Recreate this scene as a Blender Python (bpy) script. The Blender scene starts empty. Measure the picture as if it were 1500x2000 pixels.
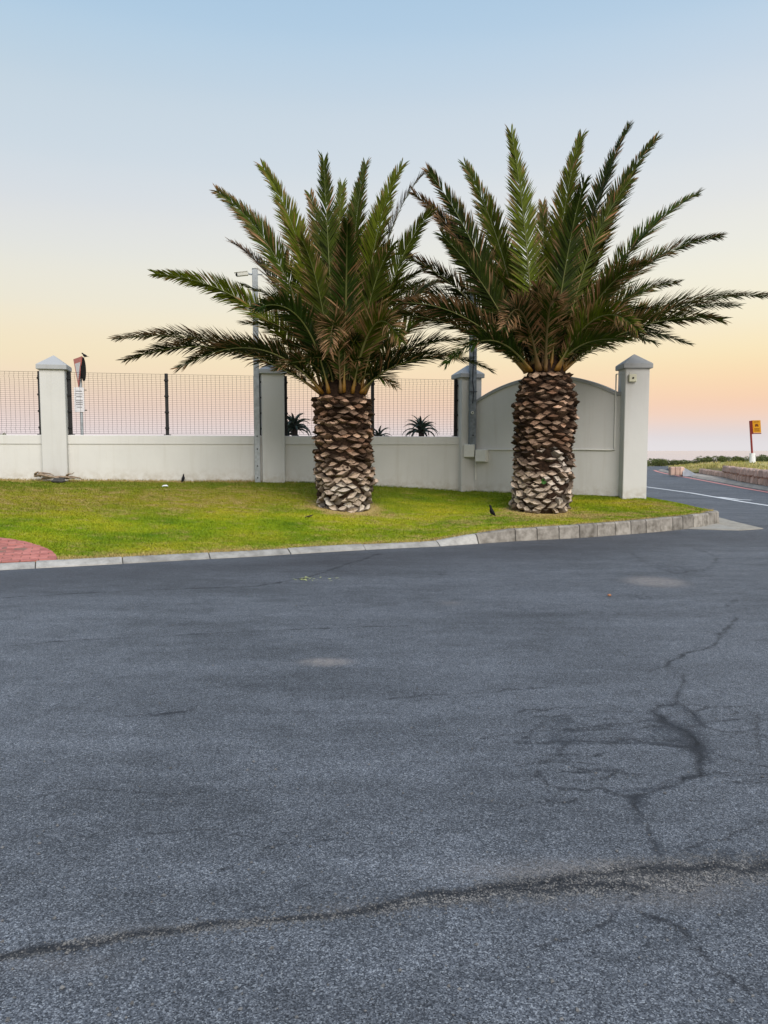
import bpy, bmesh, math, random
import numpy as np
from mathutils import Vector, Matrix, Quaternion
from mathutils.bvhtree import BVHTree

random.seed(7)
rng = np.random.default_rng(7)
R = math.radians
scene = bpy.context.scene
col = scene.collection

# ------------------------------------------------------------------ camera
F_PX, PITCH, CAM_H = 1502.0, R(4.567), 1.5
cam_d = bpy.data.cameras.new("camera")
cam_d.sensor_fit = 'HORIZONTAL'
cam_d.sensor_width = 36.0
cam_d.lens = 36.0 * F_PX / 1500.0
cam_d.clip_start = 0.05
cam_d.clip_end = 20000
cam = bpy.data.objects.new("camera", cam_d)
cam.location = (0, 0, CAM_H)
cam.rotation_euler = (R(90) - PITCH, 0, 0)
col.objects.link(cam)
scene.camera = cam

# ------------------------------------------------------------------ sky
def s2l(c):
    return tuple((v / 255 / 12.92) if v / 255 <= 0.04045 else ((v / 255 + 0.055) / 1.055) ** 2.4 for v in c)

world = bpy.data.worlds.new("World")
scene.world = world
world.use_nodes = True
wn = world.node_tree
for n in list(wn.nodes):
    wn.nodes.remove(n)
w_out = wn.nodes.new('ShaderNodeOutputWorld')
w_bg = wn.nodes.new('ShaderNodeBackground')
w_tc = wn.nodes.new('ShaderNodeTexCoord')
w_sep = wn.nodes.new('ShaderNodeSeparateXYZ')
w_as = wn.nodes.new('ShaderNodeMath'); w_as.operation = 'ARCSINE'
w_dv = wn.nodes.new('ShaderNodeMath'); w_dv.operation = 'DIVIDE'; w_dv.inputs[1].default_value = math.pi / 2
wn.links.new(w_tc.outputs['Generated'], w_sep.inputs[0])
wn.links.new(w_sep.outputs['Z'], w_as.inputs[0])
wn.links.new(w_as.outputs[0], w_dv.inputs[0])
SKY_A = [(-6, (214, 208, 214)), (0.0, (232, 225, 228)), (1.05, (235, 222, 222)), (2.8, (236, 217, 208)), (4.2, (240, 219, 200)), (6.2, (242, 226, 196)), (8.3, (241, 229, 203)),
         (9.8, (236, 230, 212)), (12.8, (228, 228, 221)), (16, (217, 222, 226)), (19, (205, 217, 227)), (23.3, (193, 211, 225)), (27.3, (175, 203, 226)), (34, (157, 190, 220)), (46, (135, 174, 214)), (90, (102, 148, 198))]
SKY_B = [(-6, (210, 206, 212)), (0.0, (226, 222, 224)), (1.05, (224, 216, 216)), (2.2, (240, 211, 194)), (3.6, (249, 211, 178)), (6.2, (251, 228, 186)), (8.3, (249, 236, 204)),
         (9.8, (247, 239, 214)), (12.8, (240, 238, 225)), (16, (231, 232, 229)), (19, (220, 226, 231)), (23.3, (205, 218, 231)), (27.3, (185, 208, 229)), (34, (162, 193, 221)), (46, (135, 174, 214)), (90, (102, 148, 198))]
def sky_ramp(stops):
    r = wn.nodes.new('ShaderNodeValToRGB')
    els = r.color_ramp.elements
    r.color_ramp.interpolation = 'CARDINAL'
    while len(els) > 1:
        els.remove(els[-1])
    for i, (e, c) in enumerate(stops):
        p = max(0.0, (e + 10) / 100.0)
        el = els[0] if i == 0 else els.new(p)
        el.position = p
        el.color = (*s2l(c), 1)
    return r
w_mad = wn.nodes.new('ShaderNodeMath'); w_mad.operation = 'MULTIPLY_ADD'
w_mad.inputs[1].default_value = 0.9; w_mad.inputs[2].default_value = 0.1
wn.links.new(w_dv.outputs[0], w_mad.inputs[0])     # (deg+10)/100
ra, rb = sky_ramp(SKY_A), sky_ramp(SKY_B)
wn.links.new(w_mad.outputs[0], ra.inputs[0]); wn.links.new(w_mad.outputs[0], rb.inputs[0])
w_ax = wn.nodes.new('ShaderNodeMath'); w_ax.operation = 'MULTIPLY_ADD'; w_ax.use_clamp = True
w_ax.inputs[1].default_value = 0.9; w_ax.inputs[2].default_value = 0.5
wn.links.new(w_sep.outputs['X'], w_ax.inputs[0])
w_mix = wn.nodes.new('ShaderNodeMix'); w_mix.data_type = 'RGBA'
wn.links.new(w_ax.outputs[0], w_mix.inputs[0])
wn.links.new(ra.outputs[0], w_mix.inputs[6]); wn.links.new(rb.outputs[0], w_mix.inputs[7])
wn.links.new(w_mix.outputs[2], w_bg.inputs[0])
w_bg.inputs[1].default_value = 1.0
wn.links.new(w_bg.outputs[0], w_out.inputs[0])

# ------------------------------------------------------------------ sun: low dusk glow from behind the viewer, very soft
sun_d = bpy.data.lights.new("sun", 'SUN')
sun_d.energy = 3.6
sun_d.angle = R(46)
sun_d.color = (1.0, 0.93, 0.85)
sun = bpy.data.objects.new("sun", sun_d)
sun.rotation_euler = Vector((-0.30, 0.80, -0.74)).to_track_quat('-Z', 'Y').to_euler()
sun.location = (5, -20, 20)
col.objects.link(sun)

scene.view_settings.view_transform = 'Standard'
scene.view_settings.look = 'None'
scene.view_settings.exposure = 0.0
scene.view_settings.gamma = 1.0
scene.view_settings.use_curve_mapping = False
scene.render.engine = 'CYCLES'

# ------------------------------------------------------------------ measuring helpers (photo pixel -> place)
FW = Vector((0, math.cos(PITCH), -math.sin(PITCH)))
UP = Vector((0, math.sin(PITCH), math.cos(PITCH)))
RT = Vector((1, 0, 0))
O = Vector((0, 0, CAM_H))
def ray(px, py):
    return (FW + RT * ((px - 750) / F_PX) + UP * ((1000 - py) / F_PX)).normalized()
def ground(px, py, z=0.0):
    d = ray(px, py)
    return O + d * ((z - CAM_H) / d.z)
def at_y(px, py, Y):
    d = ray(px, py)
    return O + d * (Y / d.y)

# ------------------------------------------------------------------ materials
def new_mat(name):
    m = bpy.data.materials.new(name)
    m.use_nodes = True
    nt = m.node_tree
    return m, nt, nt.nodes['Principled BSDF']
def N(nt, t, **kw):
    n = nt.nodes.new(t)
    for k, v in kw.items():
        setattr(n, k, v)
    return n
def pos(nt, scale=(1, 1, 1), rot=(0, 0, 0)):
    g = N(nt, 'ShaderNodeNewGeometry')
    mp = N(nt, 'ShaderNodeMapping')
    mp.inputs['Scale'].default_value = scale
    mp.inputs['Rotation'].default_value = rot
    nt.links.new(g.outputs['Position'], mp.inputs[0])
    return mp.outputs[0]
def noise(nt, vec, scale, detail=4, rough=0.55):
    n = N(nt, 'ShaderNodeTexNoise')
    n.inputs['Scale'].default_value = scale
    n.inputs['Detail'].default_value = detail
    n.inputs['Roughness'].default_value = rough
    nt.links.new(vec, n.inputs['Vector'])
    return n.outputs['Fac']
def ramp(nt, fac, stops):
    r = N(nt, 'ShaderNodeValToRGB')
    els = r.color_ramp.elements
    while len(els) > 1:
        els.remove(els[-1])
    for i, (p, c) in enumerate(stops):
        e = els[0] if i == 0 else els.new(p)
        e.position = p
        c = (c, c, c) if isinstance(c, (int, float)) else c
        e.color = (*c, 1)
    nt.links.new(fac, r.inputs[0])
    return r.outputs[0]
def mixc(nt, fac, a, b, mode='MIX'):
    m = N(nt, 'ShaderNodeMix', data_type='RGBA', blend_type=mode)
    for ix, v in ((0, fac), (6, a), (7, b)):
        if hasattr(v, 'is_linked'):
            nt.links.new(v, m.inputs[ix])
        elif isinstance(v, (int, float)):
            m.inputs[ix].default_value = v if ix == 0 else (v, v, v, 1)
        else:
            m.inputs[ix].default_value = (*v, 1)
    return m.outputs[2]
def math_(nt, op, a, b=0.0, clamp=False):
    m = N(nt, 'ShaderNodeMath', operation=op, use_clamp=clamp)
    for i, v in enumerate((a, b)):
        if hasattr(v, 'is_linked'):
            nt.links.new(v, m.inputs[i])
        else:
            m.inputs[i].default_value = v
    return m.outputs[0]
def bump(nt, bsdf, h, strength=0.3, dist=0.01):
    b = N(nt, 'ShaderNodeBump')
    b.inputs['Strength'].default_value = strength
    b.inputs['Distance'].default_value = dist
    nt.links.new(h, b.inputs['Height'])
    nt.links.new(b.outputs[0], bsdf.inputs['Normal'])
def attr(nt, name, out='Fac'):
    a = N(nt, 'ShaderNodeAttribute', attribute_name=name)
    return a.outputs[out]
def simple(name, c, rough=0.6, var=0.12, scale=12, metallic=0.0, bstr=0.15, spec=0.4):
    m, nt, b = new_mat(name)
    p = pos(nt)
    f = noise(nt, p, scale, 5)
    cc = ramp(nt, f, [(0.3, tuple(v * (1 - var) for v in c)), (0.7, tuple(min(1, v * (1 + var)) for v in c))])
    nt.links.new(cc, b.inputs['Base Color'])
    b.inputs['Roughness'].default_value = rough
    b.inputs['Metallic'].default_value = metallic
    b.inputs['Specular IOR Level'].default_value = spec
    bump(nt, b, noise(nt, p, scale * 6, 3), bstr, 0.004)
    return m

def wall_paint(name, c):
    m, nt, b = new_mat(name)
    p = pos(nt)
    big = noise(nt, p, 0.9, 5, 0.6)
    streak = noise(nt, pos(nt, (5, 5, 0.35)), 1.6, 4, 0.6)
    fine = noise(nt, p, 60, 3)
    cc = ramp(nt, big, [(0.3, tuple(v * 0.94 for v in c)), (0.7, tuple(v * 1.03 for v in c))])
    st = ramp(nt, streak, [(0.52, 0.0), (0.72, 1.0)])
    cc = mixc(nt, math_(nt, 'MULTIPLY', st, 0.24), cc, tuple(v * f for v, f in zip(c, (0.72, 0.68, 0.6))))
    # soil splash at the foot of the wall
    a = attr(nt, 'foot')
    sp = math_(nt, 'MULTIPLY', a, ramp(nt, noise(nt, p, 7, 5, 0.65), [(0.4, 0.0), (0.62, 1.0)]))
    cc = mixc(nt, math_(nt, 'MULTIPLY', sp, 0.55), cc, (0.34, 0.28, 0.19))
    nt.links.new(cc, b.inputs['Base Color'])
    b.inputs['Roughness'].default_value = 0.8
    b.inputs['Specular IOR Level'].default_value = 0.25
    h = math_(nt, 'ADD', math_(nt, 'MULTIPLY', fine, 0.4), noise(nt, p, 9, 4))
    bump(nt, b, h, 0.25, 0.008)
    return m

M = {}
M['wall'] = wall_paint('wall_paint', (0.645, 0.635, 0.60))
M['pillar'] = wall_paint('pillar_paint', (0.60, 0.595, 0.57))
M['arch'] = wall_paint('arch_paint', (0.66, 0.65, 0.625))
M['cap'] = wall_paint('cap_paint', (0.40, 0.41, 0.415))
M['black'] = simple('black_coated_steel', (0.008, 0.008, 0.009), 0.5)
M['wire'] = simple('dark_wire', (0.028, 0.025, 0.025), 0.7, spec=0.15)
M['galv'] = simple('galvanised_steel', (0.38, 0.41, 0.43), 0.45, 0.2, 14, 0.35)
M['galv_dull'] = simple('weathered_galvanised_steel', (0.2, 0.225, 0.25), 0.6, 0.35, 10, 0.25)
M['white_plastic'] = simple('white_plastic', (0.66, 0.65, 0.58), 0.45, 0.06)
M['conduit'] = simple('conduit_plastic', (0.72, 0.71, 0.66), 0.45, 0.05)
M['cream_plastic'] = simple('cream_plastic', (0.68, 0.66, 0.5), 0.45, 0.05)
M['dark'] = simple('dark_plastic', (0.008, 0.008, 0.009), 0.8, spec=0.1)
M['cable'] = simple('dark_cable', (0.02, 0.025, 0.035), 0.5)
M['bird'] = simple('black_plumage', (0.006, 0.006, 0.009), 0.65, spec=0.2)
M['sign_red'] = simple('sign_red', (0.55, 0.13, 0.11), 0.45, 0.08)
M['sign_white'] = simple('sign_white', (0.72, 0.70, 0.70), 0.45, 0.05)
M['print'] = simple('grey_print', (0.25, 0.24, 0.24), 0.5)
M['bus_yellow'] = simple('sign_yellow', (0.80, 0.36, 0.015), 0.45, 0.05)
M['bus_print'] = simple('brown_print', (0.22, 0.06, 0.01), 0.5)
M['maroon'] = simple('maroon_paint', (0.22, 0.025, 0.02), 0.5)
M['white_paint'] = simple('white_paint', (0.74, 0.74, 0.75), 0.6)
M['litter'] = simple('white_paper', (0.8, 0.8, 0.78), 0.7)
M['leafscrap'] = simple('pale_leaf_scrap', (0.44, 0.47, 0.2), 0.6, 0.4, 40)
M['deadleaf'] = simple('dark_bark', (0.035, 0.022, 0.018), 0.8, 0.4, 20)
M['drywood'] = simple('dry_frond', (0.26, 0.19, 0.13), 0.85, 0.45, 16, 0, 0.4)
M['darkrock'] = simple('dark_rock', (0.05, 0.047, 0.043), 0.85, 0.4, 14, 0, 0.5)
M['aloe'] = simple('aloe_leaf', (0.022, 0.038, 0.024), 0.5, 0.35, 9)
M['shrub'] = simple('shrub_leaf', (0.085, 0.105, 0.018), 0.6, 0.6, 3.0)
M['orangebit'] = simple('orange_scrap', (0.36, 0.16, 0.08), 0.7)

def mat_concrete(name, light, dark, sc=5):
    m, nt, b = new_mat(name)
    p = pos(nt)
    oi = N(nt, 'ShaderNodeObjectInfo')
    f = noise(nt, p, sc, 7, 0.65)
    cc = ramp(nt, f, [(0.32, dark), (0.6, light)])
    g = noise(nt, p, 120, 2)
    cc = mixc(nt, 0.5, cc, ramp(nt, g, [(0.3, 0.35), (0.7, 0.65)]), 'OVERLAY')
    v = ramp(nt, oi.outputs['Random'], [(0, 0.78), (1, 1.12)])
    cc = mixc(nt, 1.0, cc, v, 'MULTIPLY')
    nt.links.new(cc, b.inputs['Base Color'])
    b.inputs['Roughness'].default_value = 0.85
    b.inputs['Specular IOR Level'].default_value = 0.2
    bump(nt, b, math_(nt, 'ADD', f, math_(nt, 'MULTIPLY', g, 0.3)), 0.4, 0.01)
    return m
M['kerb'] = mat_concrete('kerb_concrete', (0.33, 0.305, 0.27), (0.135, 0.12, 0.10), 6.5)
M['kerb_flat'] = mat_concrete('channel_concrete', (0.43, 0.415, 0.385), (0.25, 0.24, 0.22))
M['mortar'] = mat_concrete('dark_mortar', (0.10, 0.095, 0.085), (0.05, 0.047, 0.042))
M['apron'] = mat_concrete('apron_concrete', (0.36, 0.33, 0.28), (0.24, 0.22, 0.185))
M['apron_light'] = mat_concrete('apron_light', (0.44, 0.415, 0.37), (0.34, 0.32, 0.28))
M['pave_far'] = mat_concrete('far_pavement', (0.54, 0.47, 0.40), (0.38, 0.325, 0.275), 2)
M['block'] = mat_concrete('pink_block', (0.60, 0.42, 0.34), (0.42, 0.285, 0.225), 4)
M['wedge'] = mat_concrete('grey_wedge', (0.44, 0.45, 0.47), (0.34, 0.35, 0.37), 3)
M['brick'] = mat_concrete('red_paver', (0.56, 0.215, 0.18), (0.36, 0.125, 0.105), 6)
M['sandbed'] = mat_concrete('paver_sand', (0.27, 0.16, 0.12), (0.18, 0.10, 0.08), 8)

def mat_asphalt():
    m, nt, b = new_mat('asphalt')
    p = pos(nt)
    vo = N(nt, 'ShaderNodeTexVoronoi'); vo.inputs['Scale'].default_value = 230
    nt.links.new(p, vo.inputs['Vector'])
    sepc = N(nt, 'ShaderNodeSeparateColor'); nt.links.new(vo.outputs['Color'], sepc.inputs[0])
    vo2 = N(nt, 'ShaderNodeTexVoronoi'); vo2.inputs['Scale'].default_value = 60
    nt.links.new(p, vo2.inputs['Vector'])
    sep2 = N(nt, 'ShaderNodeSeparateColor'); nt.links.new(vo2.outputs['Color'], sep2.inputs[0])
    grain = ramp(nt, sepc.outputs[0], [(0.0, (0.025, 0.028, 0.034)), (0.4, (0.074, 0.081, 0.094)), (0.8, (0.142, 0.152, 0.171)), (1.0, (0.265, 0.28, 0.30))])
    cl = noise(nt, p, 60, 6, 0.75)
    grain = mixc(nt, 0.55, grain, ramp(nt, cl, [(0.35, 0.28), (0.65, 0.72)]), 'OVERLAY')
    big = noise(nt, p, 0.55, 5, 0.6)
    lay = noise(nt, pos(nt, (0.35, 1.6, 1)), 1.1, 5, 0.6)
    tone = ramp(nt, math_(nt, 'ADD', math_(nt, 'MULTIPLY', big, 0.5), math_(nt, 'MULTIPLY', lay, 0.5)), [(0.36, 0.66), (0.5, 1.0), (0.64, 1.26)])
    mot = math_(nt, 'ADD', math_(nt, 'MULTIPLY', noise(nt, pos(nt, (0.7, 1.3, 1)), 4.5, 5, 0.7), 0.6), math_(nt, 'MULTIPLY', noise(nt, p, 15, 4, 0.7), 0.4))
    tone = mixc(nt, 1.0, tone, ramp(nt, mot, [(0.36, 0.74), (0.5, 1.0), (0.64, 1.24)]), 'MULTIPLY')
    c = mixc(nt, 1.0, grain, tone, 'MULTIPLY')
    # darker, tyre-polished far part of the yard against the kerb
    c = mixc(nt, math_(nt, 'MULTIPLY', attr(nt, 'polish'), 0.55), c, (0.040, 0.039, 0.045))
    # white chips
    chip = ramp(nt, sep2.outputs[1], [(0.972, 0.0), (0.985, 1.0)])
    chip = math_(nt, 'MULTIPLY', chip, ramp(nt, vo2.outputs['Distance'], [(0.18, 1.0), (0.3, 0.0)]))
    c = mixc(nt, math_(nt, 'MULTIPLY', chip, 0.6), c, (0.42, 0.42, 0.42))
    # pale worn patches
    wob = noise(nt, p, 14, 5, 0.7)
    pale = math_(nt, 'MULTIPLY', attr(nt, 'pale'), ramp(nt, math_(nt, 'ADD', wob, math_(nt, 'MULTIPLY', sepc.outputs[1], 0.3)), [(0.45, 0.25), (0.8, 1.0)]))
    c = mixc(nt, pale, c, mixc(nt, 0.6, (0.37, 0.335, 0.31), grain, 'SOFT_LIGHT'))
    # dark stains
    dkn = math_(nt, 'ADD', math_(nt, 'MULTIPLY', math_(nt, 'SUBTRACT', wob, 0.5), 2.2), math_(nt, 'MULTIPLY', math_(nt, 'SUBTRACT', noise(nt, p, 50, 5, 0.8), 0.5), 2.6))
    dk = ramp(nt, math_(nt, 'ADD', attr(nt, 'dark'), math_(nt, 'MULTIPLY', dkn, math_(nt, 'MINIMUM', math_(nt, 'MULTIPLY', attr(nt, 'dark'), 4.0), 1.0))), [(0.22, 0.0), (0.66, 1.0)])
    c = mixc(nt, math_(nt, 'MULTIPLY', dk, 0.72), c, (0.022, 0.026, 0.034))
    # loosened gravel: broken light and dark stones
    gn = ramp(nt, math_(nt, 'ADD', math_(nt, 'MULTIPLY', noise(nt, p, 45, 5, 0.85), 0.75), math_(nt, 'MULTIPLY', sepc.outputs[1], 0.3)), [(0.40, (0.018, 0.019, 0.022)), (0.52, (0.05, 0.05, 0.053)), (0.60, (0.20, 0.185, 0.17)), (0.72, (0.42, 0.385, 0.345))])
    gm = ramp(nt, math_(nt, 'ADD', attr(nt, 'gravel'), math_(nt, 'MULTIPLY', math_(nt, 'SUBTRACT', noise(nt, p, 16, 5, 0.75), 0.5), 1.4)), [(0.28, 0.0), (0.62, 1.0)])
    gm = math_(nt, 'MULTIPLY', gm, math_(nt, 'MINIMUM', math_(nt, 'MULTIPLY', attr(nt, 'gravel'), 5.0), 1.0))
    c = mixc(nt, math_(nt, 'MULTIPLY', gm, 0.85), c, gn)
    # cracks (distance over width, roughened)
    cr = attr(nt, 'crack')
    rough = math_(nt, 'ADD', math_(nt, 'MULTIPLY', math_(nt, 'SUBTRACT', noise(nt, p, 7, 4, 0.7), 0.47), 4.2), math_(nt, 'MULTIPLY', math_(nt, 'SUBTRACT', noise(nt, p, 75, 4, 0.8), 0.5), 3.2))
    rough = math_(nt, 'ADD', rough, math_(nt, 'MULTIPLY', math_(nt, 'SUBTRACT', sepc.outputs[2], 0.5), 1.3))
    crm = ramp(nt, math_(nt, 'DIVIDE', math_(nt, 'ADD', cr, rough), 4.0, True), [(0.10, 1.0), (0.46, 0.0)])
    c = mixc(nt, math_(nt, 'MULTIPLY', crm, 0.85), c, (0.014, 0.016, 0.021))
    core = ramp(nt, math_(nt, 'DIVIDE', math_(nt, 'ADD', cr, math_(nt, 'MULTIPLY', math_(nt, 'SUBTRACT', noise(nt, p, 14, 6, 0.75), 0.40), 3.4)), 4.0, True), [(0.06, 1.0), (0.13, 0.0)])
    c = mixc(nt, math_(nt, 'MULTIPLY', core, 0.85), c, (0.007, 0.008, 0.010))
    nt.links.new(c, b.inputs['Base Color'])
    b.inputs['Roughness'].default_value = 0.72
    b.inputs['Specular IOR Level'].default_value = 0.35
    h = math_(nt, 'ADD', math_(nt, 'MULTIPLY', sepc.outputs[0], 0.6), math_(nt, 'MULTIPLY', cl, 0.8))
    h = math_(nt, 'SUBTRACT', h, math_(nt, 'MULTIPLY', crm, 1.0))
    bump(nt, b, h, 0.55, 0.006)
    return m
M['asphalt'] = mat_asphalt()

def mat_grass():
    m, nt, b = new_mat('grass')
    p = pos(nt)
    n1 = noise(nt, pos(nt, (0.6, 1.0, 1.0)), 0.9, 6, 0.65)
    n2 = noise(nt, pos(nt, (0.8, 1.9, 1)), 3.2, 6, 0.75)
    n3 = noise(nt, p, 55, 3, 0.7)
    base = ramp(nt, n1, [(0.34, (0.105, 0.195, 0.008)), (0.48, (0.225, 0.30, 0.009)), (0.66, (0.42, 0.39, 0.024))])
    olive = (0.245, 0.21, 0.022)
    base = mixc(nt, math_(nt, 'MULTIPLY', attr(nt, 'olive'), ramp(nt, n2, [(0.3, 0.35), (0.6, 0.95)])), base, olive)
    green = (0.085, 0.155, 0.012)
    base = mixc(nt, math_(nt, 'MULTIPLY', attr(nt, 'deep'), ramp(nt, n2, [(0.3, 0.95), (0.65, 0.35)])), base, green)
    dry = math_(nt, 'ADD', attr(nt, 'dry'), math_(nt, 'MULTIPLY', math_(nt, 'SUBTRACT', n2, 0.47), 2.9))
    base = mixc(nt, ramp(nt, dry, [(0.22, 0.0), (0.7, 0.9)]), base, (0.44, 0.32, 0.13))
    base = mixc(nt, 0.8, base, ramp(nt, n3, [(0.25, 0.22), (0.75, 0.78)]), 'OVERLAY')
    nt.links.new(base, b.inputs['Base Color'])
    b.inputs['Roughness'].default_value = 0.75
    b.inputs['Specular IOR Level'].default_value = 0.12
    bump(nt, b, n3, 0.5, 0.02)
    return m
M['grass'] = mat_grass()

def mat_frond():
    m, nt, b = new_mat('palm_leaflet')
    c = attr(nt, 'tint', 'Color')
    p = pos(nt)
    c = mixc(nt, 0.6, c, ramp(nt, noise(nt, p, 6, 3), [(0.3, 0.3), (0.7, 0.7)]), 'OVERLAY')
    nt.links.new(c, b.inputs['Base Color'])
    b.inputs['Roughness'].default_value = 0.55
    b.inputs['Specular IOR Level'].default_value = 0.16
    tr = N(nt, 'ShaderNodeBsdfTranslucent')
    nt.links.new(c, tr.inputs[0])
    mx = N(nt, 'ShaderNodeMixShader'); mx.inputs[0].default_value = 0.22
    out = nt.nodes['Material Output']
    nt.links.new(b.outputs[0], mx.inputs[1]); nt.links.new(tr.outputs[0], mx.inputs[2])
    nt.links.new(mx.outputs[0], out.inputs[0])
    return m
M['frond'] = mat_frond()
def mat_rachis():
    m, nt, b = new_mat('palm_rachis')
    nt.links.new(attr(nt, 'tint', 'Color'), b.inputs['Base Color'])
    b.inputs['Roughness'].default_value = 0.45
    return m
M['rachis'] = mat_rachis()
def mat_boot(name, mul, bs):
    m, nt, b = new_mat(name)
    oi = N(nt, 'ShaderNodeObjectInfo')
    p = pos(nt)
    f = noise(nt, pos(nt, (1, 1, 2.5)), 30, 5, 0.65)
    c = mixc(nt, 1.0, oi.outputs['Color'], ramp(nt, f, [(0.25, 0.45 * mul), (0.5, 0.95 * mul), (0.75, 1.25 * mul)]), 'MULTIPLY')
    if mul < 1:
        c = mixc(nt, 0.45, c, (0.030, 0.016, 0.009))
    nt.links.new(c, b.inputs['Base Color'])
    b.inputs['Roughness'].default_value = 0.9
    b.inputs['Specular IOR Level'].default_value = 0.1
    bump(nt, b, f, bs, 0.015)
    return m
M['boot_face'] = mat_boot('leaf_base_cut', 1.0, 0.6)
M['boot_side'] = mat_boot('leaf_base_fibre', 0.62, 0.8)
M['trunk'] = simple('trunk_fibre', (0.028, 0.016, 0.010), 0.95, 0.6, 25, 0, 0.8, 0.1)

def mat_line(name, c, under, wear):
    m, nt, b = new_mat(name)
    p = pos(nt)
    f = noise(nt, p, 5, 6, 0.75)
    nt.links.new(mixc(nt, ramp(nt, f, [(wear, 0.0), (wear + 0.12, 1.0)]), under, c), b.inputs['Base Color'])
    b.inputs['Roughness'].default_value = 0.7
    return m
M['white_line'] = mat_line('white_road_paint', (0.78, 0.78, 0.78), (0.12, 0.12, 0.13), 0.30)
M['red_line'] = mat_line('red_road_paint', (0.62, 0.24, 0.21), (0.14, 0.10, 0.10), 0.30)
def mat_dune(name, a, c2, sc):
    m, nt, b = new_mat(name)
    p = pos(nt)
    f = noise(nt, p, sc, 6, 0.65)
    cc = ramp(nt, f, [(0.35, a), (0.62, c2)])
    cc = mixc(nt, 0.6, cc, ramp(nt, noise(nt, p, 25, 4), [(0.3, 0.3), (0.7, 0.7)]), 'OVERLAY')
    nt.links.new(cc, b.inputs['Base Color'])
    b.inputs['Roughness'].default_value = 0.9
    b.inputs['Specular IOR Level'].default_value = 0.1
    bump(nt, b, f, 0.5, 0.05)
    return m
M['dune'] = mat_dune('dune_ground', (0.10, 0.11, 0.04), (0.27, 0.22, 0.12), 0.4)
M['bank'] = mat_dune('dry_grass', (0.26, 0.26, 0.06), (0.50, 0.41, 0.20), 0.5)
m, nt, b = new_mat('sea_water')
b.inputs['Base Color'].default_value = (0.42, 0.46, 0.54, 1)
b.inputs['Roughness'].default_value = 0.12
bump(nt, b, noise(nt, pos(nt), 0.6, 4), 0.05, 0.1)
M['sea'] = m

# ------------------------------------------------------------------ mesh helpers
class MB:
    def __init__(s):
        s.v, s.f, s.m, s.attr = [], [], [], {}
    def add(s, verts, faces, mi=0):
        o = len(s.v)
        s.v += [Vector(v) for v in verts]
        s.f += [tuple(i + o for i in f) for f in faces]
        s.m += [mi] * len(faces)
    def box(s, c, size, rz=0.0, rot=None, bev=0.0, mi=0, taper=None):
        bm = bmesh.new()
        bmesh.ops.create_cube(bm, size=1.0)
        for v in bm.verts:
            k = taper if (taper and v.co.z > 0) else 1.0
            v.co = Vector((v.co.x * size[0] * k, v.co.y * size[1] * k, v.co.z * size[2]))
        if bev > 0:
            bmesh.ops.bevel(bm, geom=list(bm.edges), offset=bev, segments=1, affect='EDGES', profile=0.5)
        mat = rot if rot is not None else Matrix.Rotation(rz, 3, 'Z')
        bm.verts.index_update()
        s.add([Vector(c) + mat @ v.co for v in bm.verts], [[v.index for v in f.verts] for f in bm.faces], mi)
        bm.free()
    def tube(s, pts, rad, n=8, mi=0, cap=True, flat=1.0, upv=None):
        pts = [Vector(p) for p in pts]
        if not hasattr(rad, '__len__'):
            rad = [rad] * len(pts)
        rings = []
        for i, p in enumerate(pts):
            t = (pts[min(i + 1, len(pts) - 1)] - pts[max(i - 1, 0)]).normalized()
            ref = upv if upv is not None else (Vector((0, 0, 1)) if abs(t.z) < 0.9 else Vector((1, 0, 0)))
            a = t.cross(ref).normalized()
            b_ = a.cross(t).normalized()
            rings.append([p + (a * math.cos(2 * math.pi * k / n) + b_ * math.sin(2 * math.pi * k / n) * flat) * rad[i] for k in range(n)])
        vs = [q for r in rings for q in r]
        fs = []
        for i in range(len(pts) - 1):
            for k in range(n):
                fs.append((i * n + k, i * n + (k + 1) % n, (i + 1) * n + (k + 1) % n, (i + 1) * n + k))
        if cap:
            fs.append(tuple(range(n))[::-1])
            fs.append(tuple((len(pts) - 1) * n + k for k in range(n)))
        s.add(vs, fs, mi)
    def prism(s, poly, dirv, mi=0):
        n = len(poly)
        a = [Vector(p) for p in poly]
        b_ = [p + Vector(dirv) for p in a]
        s.add(a + b_, [tuple(range(n))[::-1], tuple(range(n, 2 * n))] + [(i, (i + 1) % n, n + (i + 1) % n, n + i) for i in range(n)], mi)
    def build(s, name, mats, parent=None, smooth=False, origin=None, fix=True):
        me = bpy.data.meshes.new(name)
        org = Vector(origin) if origin is not None else (wloc(parent) if parent else Vector((0, 0, 0)))
        me.from_pydata([v - org for v in s.v], [], s.f)
        mats = mats if isinstance(mats, (list, tuple)) else [mats]
        for m_ in mats:
            me.materials.append(m_)
        me.polygons.foreach_set('material_index', s.m)
        if smooth:
            me.polygons.foreach_set('use_smooth', [True] * len(s.f))
        for k, (typ, data) in s.attr.items():
            at = me.attributes.new(k, typ, 'POINT')
            at.data.foreach_set('color' if typ == 'FLOAT_COLOR' else 'value', np.asarray(data, dtype=np.float32).ravel())
        if fix:
            bm = bmesh.new(); bm.from_mesh(me)
            bmesh.ops.recalc_face_normals(bm, faces=bm.faces)
            bm.to_mesh(me); bm.free()
        me.update()
        o = bpy.data.objects.new(name, me)
        col.objects.link(o)
        if parent:
            o.parent = parent
            o.location = org - wloc(parent)
        else:
            o.location = org
        return o
def wloc(o):
    p = Vector((0, 0, 0))
    while o:
        p = p + o.location
        o = o.parent
    return p
def tag(o, label=None, cat=None, group=None, kind=None):
    if label: o['label'] = label
    if cat: o['category'] = cat
    if group: o['group'] = group
    if kind: o['kind'] = kind
    return o
def thing(name, loc, label, cat, group=None):
    o = bpy.data.objects.new(name, None)
    o.empty_display_size = 0.1
    o.location = loc
    col.objects.link(o)
    return tag(o, label, cat, group)
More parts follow.
